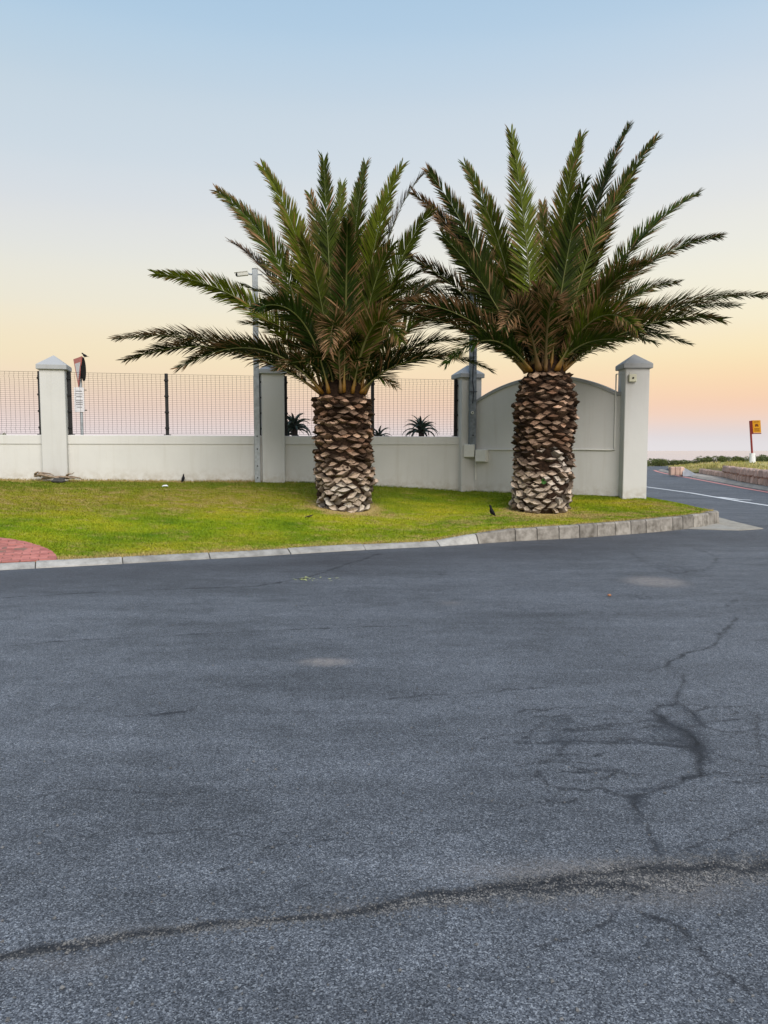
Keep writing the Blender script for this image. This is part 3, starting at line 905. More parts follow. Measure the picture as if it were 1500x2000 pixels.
ids = np.arange(GX.size).reshape(GX.shape)
mb.f = [tuple(q) for q in np.stack([ids[:-1, :-1], ids[:-1, 1:], ids[1:, 1:], ids[1:, :-1]], -1).reshape(-1, 4)]
mb.m = [0] * len(mb.f)
tag(mb.build('ground', M['dune'], smooth=True, fix=False), kind='structure')
mb = MB(); mb.add([(-9000, 110, -4.2), (9000, 110, -4.2), (9000, 15000, -4.2), (-9000, 15000, -4.2)], [(0, 1, 2, 3)])
tag(mb.build('sea', M['sea'], fix=False), kind='structure')

# ------------------------------------------------------------------ boundary wall: low walls, pillars, arched wall
WALL_TOP, PIL_TOP, FENCE_TOP = 1.83, 3.19, 3.165
def base_z(v): return lawn_z(v.x, v.y, 0.7)
walls = [(P0 - WDIR * 0.3, P1, 'low cream boundary wall left of the first pillar, at the left edge of the photo'),
         (P1, P2, 'long low cream wall between the sign post and the camera pole, driftwood at its left foot'),
         (P2, P3, 'low cream wall running behind the left palm trunk, aloes above its top')]
for a, b_, lab in walls:
    L = (b_ - a).length - 0.5; mid = (a + b_) / 2
    t = thing('boundary_wall', (mid.x, mid.y, 0.6), lab, 'wall', 'low boundary walls')
    mb = MB(); n = 40
    for i in range(n):
        s0, s1 = -L / 2 - 0.02 + (L + 0.04) * i / n, -L / 2 - 0.02 + (L + 0.04) * (i + 1) / n
        pass
    secs = []
    for i in range(n + 1):
        c_ = mid + WDIR * (-L / 2 - 0.02 + (L + 0.04) * i / n)
        h = WALL_TOP - 0.19
        secs.append([c_ + WN * o + Vector((0, 0, z)) for o, z in ((0.105, 0.2), (0.105, 0.55), (0.105, 0.7), (0.105, 0.85), (0.105, 1.0), (0.105, 1.15), (0.105, h), (-0.105, h), (-0.105, 0.2))])
    loft(mb, secs)
    foot_attr(mb, base_z)
    mb.build('wall_body', M['wall'], t)
    mb = MB(); secs = []
    for i in range(2):
        c_ = mid + WDIR * (-L / 2 - 0.02 + (L + 0.04) * i)
        secs.append([c_ + WN * o + Vector((0, 0, z)) for o, z in ((0.122, h + 0.002), (0.122, WALL_TOP - 0.012), (0.11, WALL_TOP), (-0.11, WALL_TOP + 0.004), (-0.122, WALL_TOP - 0.012), (-0.122, h + 0.002))])
    loft(mb, secs)
    foot_attr(mb, lambda v: 0)
    mb.build('coping', M['wall'], t)

def pillar(c, ang, lab, zb, top=PIL_TOP, w=0.5):
    t = thing('gate_pillar', (c.x, c.y, zb), lab, 'pillar', 'pillars of the boundary wall')
    R3 = Matrix.Rotation(ang, 3, 'Z')
    mb = MB(); zs = [zb - 0.25] + list(np.linspace(zb, zb + 0.4, 6)) + [top]
    secs = []
    hw, bv = w / 2, 0.012
    for z in zs:
        secs.append([Vector((c.x, c.y, z)) + R3 @ Vector((x, y, 0)) for x, y in ((-hw + bv, -hw), (hw - bv, -hw), (hw, -hw + bv), (hw, hw - bv), (hw - bv, hw), (-hw + bv, hw), (-hw, hw - bv), (-hw, -hw + bv))])
    loft(mb, secs); foot_attr(mb, lambda v: zb, 0.25)
    mb.build('shaft', M['pillar'], t)
    mb = MB(); cw = 0.30
    def sq(q, z): return [Vector((c.x, c.y, z)) + R3 @ Vector((x * q, y * q, 0)) for x, y in ((-1, -1), (1, -1), (1, 1), (-1, 1))]
    loft(mb, [sq(cw - 0.01, top + 0.001), sq(cw, top + 0.012), sq(cw, top + 0.095), sq(cw - 0.012, top + 0.108), sq(0.012, top + 0.315)])
    foot_attr(mb, lambda v: 0)
    mb.build('cap', M['cap'], t)
    return t
for c, ang, lab, py in ((P1, WANG, 'square cream pillar with pointed cap left of the road sign, driftwood at its foot', 934),
                        (P2, WANG, 'square cream pillar with pointed cap half hidden by fronds, beside the camera pole', 940),
                        (P3, WANG + R(5), 'cream pillar with pointed cap behind the grey square pole, where the arched wall starts', 960),
                        (P4, R(0), 'tall end pillar with pointed cap at the road corner, small sensor box under the cap', 970)):
    pillar(c, ang, lab, z_at(c, py))

# arched wall between pillars 3 and 4
LA = (P4 - P3).length
t = thing('arched_wall', ((P3.x + P4.x) / 2, (P3.y + P4.y) / 2, 0.5), 'tall cream wall with arched top behind the right palm trunk', 'wall')
def arch_top(s):
    s0, s1, zA, zB, zP = 0.30, LA - 0.33, 2.69, 2.74, 3.16
    if s <= s0 or s >= s1: return zA if s <= s0 else zB
    q = (s - s0) / (s1 - s0)
    lin = zA + (zB - zA) * q
    # circular segment
    hh = 0.44; half = (s1 - s0) / 2; rad = (half * half + hh * hh) / (2 * hh)
    xx = (q - 0.5) * 2 * half
    return lin + math.sqrt(rad * rad - xx * xx) - (rad - hh)
ss = sorted(set(list(np.linspace(0.1, LA - 0.1, 60)) + [0.30, 0.301, LA - 0.33, LA - 0.331]))
mb = MB(); secs = []
for s_ in ss:
    c_ = P3 + ADIR * s_; zt = arch_top(s_) - 0.04
    secs.append([c_ + AN * o + Vector((0, 0, z)) for o, z in ((0.1, 0.1), (0.1, 0.45), (0.1, 0.6), (0.1, 0.75), (0.1, 0.95), (0.1, zt), (-0.1, zt), (-0.1, 0.1))])
loft(mb, secs); foot_attr(mb, base_z)
mb.build('wall_body', M['arch'], t)
mb = MB(); secs = []
for s_ in ss:
    c_ = P3 + ADIR * s_; zt = arch_top(s_)
    secs.append([c_ + AN * o + Vector((0, 0, z)) for o, z in ((0.102, zt - 0.085), (0.125, zt - 0.075), (0.13, zt - 0.012), (0.115, zt), (-0.115, zt), (-0.13, zt - 0.012), (-0.125, zt - 0.075), (-0.102, zt - 0.085))])
loft(mb, secs); foot_attr(mb, lambda v: 0)
mb.build('coping', M['cap'], t)

# ------------------------------------------------------------------ mesh fence
bays = [(P0, P1, 'black wire mesh fence panel on the wall left of the first pillar', [0.5]),
        (P1, P2, 'black wire mesh fence between the first and second pillars, in front of the road sign', [0.5]),
        (P2, P3, 'black wire mesh fence above the wall behind the left palm, aloes seen through it', [0.5])]
for a, b_, lab, mids in bays:
    mid = (a + b_) / 2; L = (b_ - a).length
    t = thing('mesh_fence', (mid.x, mid.y, WALL_TOP), lab, 'fence', 'mesh fences on the boundary wall')
    posts = [0.25 + 0.045, L / 2, L - 0.25 - 0.045]
    for i, s_ in enumerate(posts):
        c_ = a + WDIR * s_
        mb = MB(); mb.box((c_.x, c_.y, (WALL_TOP + FENCE_TOP) / 2 + 0.01), (0.07, 0.07, FENCE_TOP - WALL_TOP), WANG, bev=0.006)
        po = mb.build('post', M['black'], t)
        mb = MB(); mb.box((c_.x, c_.y, WALL_TOP + 0.014), (0.15, 0.12, 0.014), WANG, bev=0.003); mb.build('base_plate', M['black'], po)
        for zc in np.linspace(WALL_TOP + 0.16, FENCE_TOP - 0.14, 4):
            q = c_ + WN * 0.045
            mb = MB(); mb.box((q.x, q.y, zc), (0.095, 0.03, 0.04), WANG, bev=0.006); mb.build('clamp', M['black'], po)
    for s0, s1 in zip(posts, posts[1:]):
        s0, s1 = s0 + 0.03, s1 - 0.03
        mb = MB(); n = int(round((s1 - s0) / 0.092)); rw = 0.0031
        z0, z1 = WALL_TOP + 0.035, FENCE_TOP - 0.01
        def fold(z):     # the stiffening folds pressed into the panel
            o = 0.03
            for zc in (z0 + 0.10, z1 - 0.10):
                o += 0.045 * max(0, 1 - abs(z - zc) / 0.05)
            return o
        zz = [z0, z0 + 0.05, z0 + 0.10, z0 + 0.15, (z0 + z1) / 2, z1 - 0.15, z1 - 0.10, z1 - 0.05, z1]
        for i in range(n + 1):
            c_ = a + WDIR * (s0 + (s1 - s0) * i / n)
            mb.tube([c_ + WN * fold(z) + Vector((0, 0, z)) for z in zz], rw, 3, cap=False)
        nh = int((z1 - z0) / 0.040)
        for i in range(nh + 1):
            z = z0 + (z1 - z0) * i / nh
            mb.tube([a + WDIR * s_ + WN * (fold(z) + 0.005) + Vector((0, 0, z)) for s_ in (s0, s1)], 0.0022 if i not in (0, nh) else 0.0035, 3, cap=False)
        mb.build('wire_panel', M['wire'], t, fix=False)

# ------------------------------------------------------------------ camera pole
pc = P2 - WDIR * 0.36 + WN * 0.21
pz = lawn_z(pc.x, pc.y, 0.8)
ztop = z_at(pc, 526)
t = thing('camera_pole', (pc.x, pc.y, pz), 'tall grey square pole with a security camera, left of the half hidden pillar', 'pole')
mb = MB(); mb.box((pc.x, pc.y, (pz - 0.2 + ztop) / 2), (0.12, 0.1, ztop - pz + 0.2), WANG, bev=0.006); mb.build('pole_shaft', M['galv'], t)
mb = MB(); mb.box((pc.x, pc.y, ztop + 0.006), (0.126, 0.106, 0.012), WANG); mb.build('end_cap', M['galv_dull'], t)
for py in (852, 877, 910, 933):
    z = z_at(pc, py); q = pc + WN * 0.052
    mb = MB(); mb.tube([Vector((q.x, q.y, z)) - WN * 0.005, Vector((q.x, q.y, z)) + WN * 0.012], 0.016, 8); mb.build('bolt', M['dark'], t)
zc = z_at(pc, 536)
hd = Vector((-0.93, -0.3, -0.17)).normalized()
q0 = Vector((pc.x, pc.y, zc)) - WDIR * 0.06
mb = MB(); mb.tube([q0, q0 + Vector((-0.05, -0.01, 0.0)), q0 + Vector((-0.09, -0.03, 0.015))], [0.022, 0.018, 0.02], 8); mb.build('bracket', M['galv'], t)
rq = hd.to_track_quat('Y', 'Z').to_matrix()
ch = q0 + Vector((-0.085, -0.03, 0.01)) + hd * 0.12
mb = MB(); mb.box(ch, (0.075, 0.25, 0.085), rot=rq, bev=0.012)
mb.box(ch + rq @ Vector((0, 0.03, 0.047)), (0.09, 0.28, 0.008), rot=rq)
hs = mb.build('camera_housing', M['white_plastic'], t)
mb = MB(); mb.box(ch + hd * 0.128, (0.066, 0.016, 0.076), rot=rq, bev=0.004); mb.tube([ch + hd * 0.13, ch + hd * 0.15], 0.026, 10); mb.build('lens', M['dark'], hs)
q1 = Vector((pc.x, pc.y, zc + 0.0)) + WDIR * 0.06
mb = MB(); mb.tube([q1, q1 + Vector((0.10, 0, 0.0))], 0.015, 6); mb.build('side_bracket', M['galv'], t)

# pole fixed to pillar 3
pc = P3 + WN * 0.315 + WDIR * 0.02
zb = z_at(pc, 891); zt = z_at(pc, 560)
t = thing('square_pole', (pc.x, pc.y, zb), 'weathered grey square pole fixed to the pillar beside two white junction boxes', 'pole')
mb = MB(); mb.box((pc.x, pc.y, (zb + zt) / 2), (0.155, 0.11, zt - zb), WANG + R(5), bev=0.006); mb.build('pole_shaft', M['galv_dull'], t)
fx = pc + WN * 0.062
cz = [(685, 0.0), (720, -0.01), (745, -0.02), (762, 0.01), (788, -0.015)]
mb = MB(); mb.tube([fx + WDIR * o + Vector((0, 0, z_at(fx, py))) for py, o in [(600, 0.0)] + cz], 0.012, 6); mb.build('cable', M['cable'], t)
z = z_at(fx, 765); mb = MB(); mb.tube([Vector((fx.x, fx.y, z)) - WDIR * 0.09, Vector((fx.x, fx.y, z)) + WN * 0.02, Vector((fx.x, fx.y, z)) + WDIR * 0.09], 0.009, 6); mb.build('cable_tie', M['cable'], t)
z = z_at(fx, 806)
mb = MB(); mb.tube([Vector((fx.x, fx.y, z)) - WN * 0.01 - WDIR * 0.025, Vector((fx.x, fx.y, z)) + WN * 0.03 - WDIR * 0.025], 0.034, 12); bo = mb.build('round_fitting', M['white_plastic'], t)
mb = MB(); mb.tube([Vector((fx.x, fx.y, z)) + WN * 0.028 - WDIR * 0.025, Vector((fx.x, fx.y, z)) + WN * 0.036 - WDIR * 0.025], 0.014, 10); mb.build('hole', M['dark'], bo)
for py in (850, 872):
    z = z_at(fx, py); mb = MB(); mb.tube([Vector((fx.x, fx.y, z)) - WN * 0.01, Vector((fx.x, fx.y, z)) + WN * 0.012], 0.014, 8); mb.build('bolt', M['dark'], t)

# junction boxes, conduit, sensor
def on_arch(px, py, off):
    p = arch_at(px) + AN * off
    return Vector((p.x, p.y, z_at(p, py)))
b1 = on_arch(926, 880.5, 0.24)
t = thing('junction_box', b1, 'upper white junction box against the foot of the grey square pole', 'junction box', 'junction boxes on the arched wall')
mb = MB(); mb.box(b1, (0.25, 0.14, 0.30), AANG + R(14), bev=0.01); bx_ = mb.build('box_body', M['white_plastic'], t)
mb = MB(); mb.box(b1 + Vector((math.sin(AANG + R(14)), -math.cos(AANG + R(14)), 0)) * 0.075, (0.24, 0.012, 0.285), AANG + R(14), bev=0.005); mb.build('lid', M['conduit'], t)
pA, pB = on_arch(934, 892, 0.13), on_arch(934, 937, 0.13)
mb = MB(); mb.tube([pA, pB], 0.014, 8); mb.build('drop_pipe', M['conduit'], t)
b2 = on_arch(948, 890, 0.18)
t = thing('junction_box', b2, 'lower right white junction box with conduit running to the end pillar', 'junction box', 'junction boxes on the arched wall')
mb = MB(); mb.box(b2, (0.27, 0.16, 0.29), AANG + R(4), bev=0.012); mb.build('box_body', M['white_plastic'], t)
mb = MB(); mb.box(b2 + AN * 0.085, (0.255, 0.012, 0.275), AANG + R(4), bev=0.005); mb.build('lid', M['conduit'], t)
s4 = P4 - P3
cpt = [on_arch(958, 878, 0.12), on_arch(1050, 878.5, 0.118), on_arch(1140, 878, 0.118), on_arch(1196, 879, 0.118)]
corner = on_arch(1203, 878, 0.118)
cup = [Vector((corner.x, corner.y, z_at(corner, y))) for y in (872, 860, 800, 765, 735, 731)]
mb = MB(); mb.tube(cpt + [corner] + cup, 0.0145, 8)
cto = at_y(1232, 729.5, P4.y - 0.265)
mb.tube([cup[-1], Vector((cto.x, cto.y - 0.0, cup[-1].z))], 0.010, 6)
tag(mb.build('conduit', M['conduit'], origin=cpt[0]), 'thin white conduit along the arched wall and up the end pillar', 'conduit')
sb = at_y(1235.5, 738.5, P4.y - 0.285)
t = thing('sensor_box', sb, 'small cream sensor box with dark eye under the cap of the end pillar', 'sensor')
mb = MB(); mb.box(sb, (0.155, 0.07, 0.16), R(-3), bev=0.012); mb.build('box_body', M['cream_plastic'], t)
mb = MB(); mb.tube([sb + Vector((0, -0.03, 0)), sb + Vector((0, -0.042, 0))], 0.02, 10); mb.build('eye', M['dark'], t)

# ------------------------------------------------------------------ road sign behind the fence
YS = 20.2
sg = at_y(160.5, 850, YS)
t = thing('road_sign', (sg.x, sg.y, 0.85), 'triangular yield sign with red border seen edge-on above a white notice panel, behind the fence', 'sign')
zt = at_y(160, 700, YS).z
mb = MB(); mb.tube([(sg.x, sg.y, 0.6), (sg.x, sg.y, zt)], 0.038, 10); mb.build('post', M['galv'], t)
fa = R(-144)      # turned nearly edge-on to the yard
fn = Vector((math.cos(fa), math.sin(fa), 0)); ax = Vector((-fn.y, fn.x, 0))
def tri(zc, half, h, off, th, mb):
    c_ = Vector((sg.x, sg.y, 0)) + fn * off
    mb.prism([c_ - ax * half + Vector((0, 0, zc + h / 2)), c_ + ax * half + Vector((0, 0, zc + h / 2)), c_ + Vector((0, 0, zc - h / 2))], fn * th)
zc = (at_y(160, 699, YS).z + at_y(160, 757, YS).z) / 2; hh = at_y(160, 699, YS).z - at_y(160, 757, YS).z
mb = MB(); tri(zc, 0.42, hh, 0.045, 0.012, mb); yp = mb.build('yield_plate', M['sign_red'], t)
mb = MB(); tri(zc + 0.02, 0.26, hh * 0.60, 0.0575, 0.003, mb); mb.build('white_field', M['sign_white'], yp)
n2 = Vector((math.cos(R(10)), math.sin(R(10)), 0))
dc = at_y(165.5, 721, YS); dc = Vector((sg.x, sg.y, dc.z)) + n2 * 0.075
mb = MB(); mb.tube([dc, dc + n2 * 0.012], 0.31, 28); mb.build('disc_back', M['dark'], t)
mb = MB(); mb.tube([dc - n2 * 0.07, dc], 0.02, 6); mb.build('bracket', M['galv'], t)
za, zb_ = at_y(156, 757, YS).z, at_y(156, 805, YS).z
pcn = at_y(156.5, 780, YS) + Vector((0, -0.06, 0))
pdir = Vector((math.cos(R(20)), math.sin(R(20)), 0)); pn = Vector((pdir.y, -pdir.x, 0))
mb = MB(); mb.box((pcn.x, pcn.y, (za + zb_) / 2), (0.24, 0.014, za - zb_), R(20), bev=0.004); np_ = mb.build('notice_panel', M['sign_white'], t)
for zf in (0.08, 0.9):
    q = Vector((pcn.x, pcn.y, zb_ + (za - zb_) * zf)) + Vector((0.03, 0.02, 0))
    mb = MB(); mb.tube([q - pdir * 0.13, q + pdir * 0.15], 0.012, 6); mb.build('clamp', M['dark'], t)
for zf, w in ((0.85, 0.15), (0.74, 0.17), (0.63, 0.14), (0.47, 0.17), (0.39, 0.16), (0.31, 0.17), (0.2, 0.13)):
    q = Vector((pcn.x, pcn.y, zb_ + (za - zb_) * zf)) + pn * 0.0085
    mb = MB(); mb.box(q, (w, 0.003, 0.022), R(20)); mb.build('printed_line', M['print'], np_)

# bus stop sign on the bank
YB = 45.5
bb = at_y(1469.5, 902, YB); bt_ = at_y(1469.5, 885, YB)
t = thing('bus_stop_sign', (bb.x, bb.y, bb.z), 'orange stop sign panel on a leaning maroon post with white base on the grass bank', 'sign')
mb = MB(); mb.tube([(bb.x, bb.y, bb.z - 0.3), (bb.x, bb.y, bb.z), (bt_.x, bt_.y, bt_.z)], [0.19, 0.18, 0.155], 12); mb.build('concrete_base', M['white_paint'], t)
pa, pb = at_y(1469, 886, YB), at_y(1465, 822, YB)
mb = MB(); mb.tube([pa, pb], 0.06, 8); mb.build('post', M['maroon'], t)
ca, cb_ = at_y(1466.5, 846, YB), at_y(1465, 822, YB)
sd = R(38); sx = Vector((math.cos(sd), -math.sin(sd), 0)); sn = Vector((-sx.y, sx.x, 0)) * -1
sn = Vector((math.sin(sd) * -1, -math.cos(sd), 0))
def quad_panel(mb, u0, u1, v0, v1, off, th):
    o = ca + sn * off
    up = (cb_ - ca)
    mb.prism([o + sx * u0 + up * v0, o + sx * u1 + up * v0, o + sx * u1 + up * v1, o + sx * u0 + up * v1], sn * th)
mb = MB(); quad_panel(mb, 0.04, 0.13, -0.08, 1.02, -0.05, 0.10); mb.build('side_channel', M['maroon'], t)
mb = MB(); quad_panel(mb, 0.0, 0.56, -0.07, 0.0, -0.03, 0.07); mb.build('lower_rail', M['maroon'], t)
mb = MB(); quad_panel(mb, 0.13, 0.56, 0.02, 1.04, -0.015, 0.03); sp_ = mb.build('panel', M['bus_yellow'], t)
mb = MB()
for u0, u1, v0, v1 in ((0.25, 0.44, 0.55, 0.68), (0.28, 0.41, 0.68, 0.74), (0.27, 0.30, 0.50, 0.55), (0.39, 0.42, 0.50, 0.55)):
    quad_panel(mb, u0, u1, v0, v1, 0.016, 0.004)
mb.build('bus_pictogram', M['bus_print'], sp_)
for v0, v1 in ((0.30, 0.37), (0.16, 0.21), (0.88, 0.93)):
    mb = MB(); quad_panel(mb, 0.2, 0.49, v0, v1, 0.016, 0.003); mb.build('printed_band', M['bus_print'], sp_)

# ------------------------------------------------------------------ far side of the road: kerb, block wall, bank, shrubs
pts = [(1284, 919.5), (1300, 923), (1330, 928.5), (1360, 934), (1400, 941.2), (1450, 950.5), (1500, 959), (1560, 969), (1660, 986)]
f0 = [ground(*p) for p in pts]
WB = [(1300, 921, 52), (1345, 926, 46.5), (1366, 924.5, 45.5), (1415, 933, 38.8), (1450, 941, 33.7), (1500, 949.5, 29.8), (1560, 960, 25.7), (1660, 978, 21)]
wb = [at_y(*q) for q in WB]
mb = MB()
n = 40
def resample(P, n):
    L = [0]
    for a, b_ in zip(P, P[1:]): L.append(L[-1] + (b_ - a).length)
    return [Vector([np.interp(L[-1] * i / (n - 1), L, [p[k] for p in P]) for k in range(3)]) for i in range(n)]
fr = resample(f0, n)
def by_depth(P, y):
    q = sorted(P, key=lambda p: p.y)
    return Vector((np.interp(y, [p.y for p in q], [p.x for p in q]), y, np.interp(y, [p.y for p in q], [p.z for p in q])))
wr = [by_depth(wb, min(max(p.y + 0.3, 21.1), 51.9)) for p in fr]
vs = []
for i, (a, c_) in enumerate(zip(fr, wr)):
    tg = (fr[min(i + 1, n - 1)] - fr[max(i - 1, 0)]).normalized()
    nr = Vector((-tg.y, tg.x, 0))
    if nr.x < 0: nr = -nr
    dirv = (Vector((c_.x, c_.y, 0)) - a).normalized()
    vs += [a + Vector((0, 0, -0.04)), a + nr * 0.02 + Vector((0, 0, 0.02)), a + nr * 0.17 + Vector((0, 0, 0.115)), a + nr * 0.24 + Vector((0, 0, 0.125)), c_ + nr * 0.25 + Vector((0, 0, 0.02))]
mb.add(vs, [(i * 5 + k, (i + 1) * 5 + k, (i + 1) * 5 + k + 1, i * 5 + k + 1) for i in range(n - 1) for k in range(4)])
tag(mb.build('far_pavement', M['pave_far']), kind='structure')

tw = thing('block_retaining_wall', wb[3], 'stepped wall of pinkish blocks holding up the grass bank across the road', 'wall')
def block(c_, d, w, h, dep):
    mb = MB()
    mb.box((0, 0, h / 2), (w, dep, h), bev=0.035, taper=0.97)
    o = mb.build('block', M['block'], None, origin=(0, 0, 0))
    return o
protos = []
for i in range(4):
    mb = MB(); w = 0.6
    mb.box((0, 0, 0.0), (w, 0.34, 0.33), bev=0.05 + 0.008 * i)
    for v in mb.v:
        v.x += random.uniform(-0.015, 0.015); v.y += random.uniform(-0.02, 0.02); v.z += random.uniform(-0.012, 0.012)
    protos.append(mb)
base_line = resample(wb[2:], 41)
L = sum((b_ - a).length for a, b_ in zip(wb[2:], wb[3:]))
nblk = int(L / 0.64)
meshes = [None] * 4
def place_block(p, ang, k):
    if meshes[k] is None:
        o = protos[k].build('block', M['block'], None, origin=(0, 0, 0)); meshes[k] = o.data
    else:
        o = bpy.data.objects.new('block', meshes[k]); col.objects.link(o)
    o.parent = tw; o.location = p - wloc(tw); o.rotation_euler = (random.uniform(-0.03, 0.03), random.uniform(-0.03, 0.03), ang + random.uniform(-0.08, 0.08))
bl = resample(wb[2:], nblk * 2 + 1)
for i in range(nblk):
    p = bl[2 * i + 1]; d = (bl[2 * i + 2] - bl[2 * i]).normalized(); ang = math.atan2(d.y, d.x)
    nb_ = Vector((-d.y, d.x, 0)) if d.y * 0 + (-d.y * 1) > 0 else Vector((d.y, -d.x, 0))
    if nb_.x < 0: nb_ = -nb_
    place_block(p + nb_ * 0.12 + Vector((0, 0, 0.13)), ang, i % 4)
    if p.y < 38.9:
        place_block(p + nb_ * 0.07 + d * 0.2 + Vector((0, 0, 0.45)), ang, (i + 2) % 4)
# stub of blocks with a concrete wedge at the bank's end
q = at_y(1321, 920.5, 44.4)
t = thing('stone_stub', q, 'short pinkish stone stub with a sloping grey concrete end, beside the red kerb line', 'stone stub')
for px in (1312, 1321, 1330):
    p = at_y(px, 920, 44.4); mb = MB(); mb.box(p, (0.26, 0.4, 0.50), R(random.uniform(-6, 6)), bev=0.04); mb.build('block', M['block'], t)
pa, pb, pcx, pd = at_y(1333.5, 913.5, 44.3), at_y(1338, 914, 44.3), at_y(1367, 930.5, 43.2), at_y(1334, 930.5, 44.0)
mb = MB(); mb.prism([pa, pb, pcx, pd], (0.1, 0.7, 0.0)); mb.build('wedge', M['wedge'], t)

bf = [at_y(1306, 917, 53), at_y(1345, 917, 47.6), at_y(1365, 918.5, 46.2), at_y(1370, 915, 45.7), at_y(1413, 915, 39.7), at_y(1417, 912, 39.3), at_y(1450, 916, 34.4), at_y(1500, 923.5, 30.5), at_y(1560, 934, 26.3), at_y(1660, 950, 21.5)]
bb2 = [at_y(1306, 910.5, 58), at_y(1345, 907, 56), at_y(1370, 905, 53), at_y(1400, 903, 51), at_y(1420, 902.5, 50), at_y(1450, 902, 48), at_y(1500, 902, 47), at_y(1600, 900, 44), at_y(1800, 897, 40)]
bfr, bbr = resample(bf, 60), resample(bb2, 60)
mb = MB(); rows = 14; vs = []
for a, c_ in zip(bfr, bbr):
    back = (Vector((c_.x, c_.y, 0)) - Vector((a.x, a.y, 0))).normalized()
    vs.append(a + back * 0.02 + Vector((0, 0, -0.15 if a.y > 45.8 else -0.42)))
    for j in range(rows):
        q_ = j / (rows - 1)
        p = a + (c_ - a) * q_
        p.z = a.z + (c_.z - a.z) * (q_ ** 0.8) + 0.02 * math.sin(p.x * 3 + p.y * 2) * (j > 0)
        vs.append(p + back * 0.1)
    vs.append(c_ + back * 25 + Vector((0, 0, -0.9)))
K = rows + 2
mb.add(vs, [(i * K + k, (i + 1) * K + k, (i + 1) * K + k + 1, i * K + k + 1) for i in range(59) for k in range(K - 1)])
tag(mb.build('grass_bank', M['bank'], smooth=True, fix=False), kind='structure')
# tufts on the bank
mb = MB()
for _ in range(3500):
    i = random.uniform(0, 58.9); a = bfr[int(i)].lerp(bfr[int(i) + 1], i % 1); c_ = bbr[int(i)].lerp(bbr[int(i) + 1], i % 1)
    q_ = random.random() ** 1.5; p = a.lerp(c_, q_); p.z = a.z + (c_.z - a.z) * q_ ** 0.8
    h = random.uniform(0.05, 0.14) * (1.7 if q_ < 0.12 else 1); an = random.random() * 6.28
    d = Vector((math.cos(an), math.sin(an), 0)) * 0.03
    mb.add([p - d, p + d, p + Vector((random.uniform(-.06, .06), random.uniform(-.06, .06), h))], [(0, 1, 2)])
tag(mb.build('bank_grass', M['bank'], fix=False), kind='stuff')

# coastal shrubs at the far end of the road
def shrub_mesh(seed):
    rs = random.Random(seed); mb = MB()
    lobes = [(Vector((rs.uniform(-.7, .7), rs.uniform(-.5, .5), rs.uniform(.25, .6))), rs.uniform(.3, .5)) for _ in range(7)]
    for _ in range(1500):
        c_, r_ = rs.choice(lobes)
        d = Vector((rs.gauss(0, 1), rs.gauss(0, 1), rs.gauss(0, 1))).normalized() * r_ * rs.uniform(.75, 1.08)
        p = c_ + d
        if p.z < 0: p.z = abs(p.z) * 0.3
        a = Vector((rs.gauss(0, 1), rs.gauss(0, 1), rs.gauss(0, 1))).normalized(); b_ = a.cross(Vector((rs.gauss(0, 1), rs.gauss(0, 1), rs.gauss(0, 1)))).normalized()
        s_ = rs.uniform(.035, .075)
        mb.add([p - a * s_, p + b_ * s_ * .5, p + a * s_, p - b_ * s_ * .5], [(0, 1, 2, 3)])
    return mb
shr = [shrub_mesh(k) for k in range(4)]
shmesh = [None] * 4; stemmesh = [None]
def add_shrub(p, sc, k, lab, rot):
    t = thing('shrub', p, lab, 'shrub', 'coastal shrubs beyond the road')
    t.scale = sc; t.rotation_euler = (0, 0, rot)
    if shmesh[k] is None:
        o = shr[k].build('foliage', M['shrub'], None, origin=(0, 0, 0), fix=False); shmesh[k] = o.data
    else:
        o = bpy.data.objects.new('foliage', shmesh[k]); col.objects.link(o)
    o.parent = t; o.location = (0, 0, 0)
    if stemmesh[0] is None:
        mb = MB()
        for a in range(5):
            mb.tube([(0, 0, -0.2), (math.cos(a * 1.3) * .25, math.sin(a * 1.3) * .25, .3), (math.cos(a * 1.3) * .5, math.sin(a * 1.3) * .4, .55)], [.04, .03, .015], 5)
        o = mb.build('stem', M['deadleaf'], None, origin=(0, 0, 0)); stemmesh[0] = o.data
    else:
        o = bpy.data.objects.new('stem', stemmesh[0]); col.objects.link(o)
    o.parent = t; o.location = (0, 0, 0)
SHR = [(1255, 896, 74), (1274, 894.5, 78), (1291, 896, 75), (1306, 897, 80), (1322, 898, 77), (1338, 898, 82), (1353, 899, 78), (1369, 894, 76), (1383, 891, 79), (1398, 889.5, 75), (1413, 890, 80), (1428, 891, 76), (1443, 891.5, 79), (1459, 892, 77), (1476, 890, 75), (1492, 888, 78), (1508, 889, 76)]
def where(i):
    return ['low dark coastal shrub just right of the end pillar, at the end of the road', 'second coastal shrub right of the end pillar, at the end of the road', 'dark shrub right above the far end of the red kerb line', 'low shrub above the road bend, just left of the pinkish stone stub',
            'low shrub directly above the pinkish stone stub', 'low shrub above the grey concrete wedge', 'lowest shrub in the gap of the far hedge, right of the concrete wedge', 'shrub above the left end of the block wall',
            'rounded shrub over the first stepped blocks of the wall', 'tall rounded shrub left of the maroon sign post, third from it', 'shrub second left of the white sign base', 'shrub just left of the white sign base', 'dark shrub touching the left side of the white sign base',
            'dark shrub right behind the white base of the orange stop sign', 'shrub just right of the white sign base', 'far right shrub on the bank at the edge of the photo', 'shrub cut by the right edge of the photo'][i]
for i, (px, py, Y) in enumerate(SHR):
    top = at_y(px, py, Y); z0 = 0.0 if px < 1360 else 0.25
    h = top.z - z0
    add_shrub(Vector((top.x, Y, z0 - 0.05)), (1.0 + random.uniform(-.15, .25), 1.0, h / 0.98 + 0.05), i % 4, where(i), random.uniform(0, 6.28))
lp = at_y(8, 838, 22)
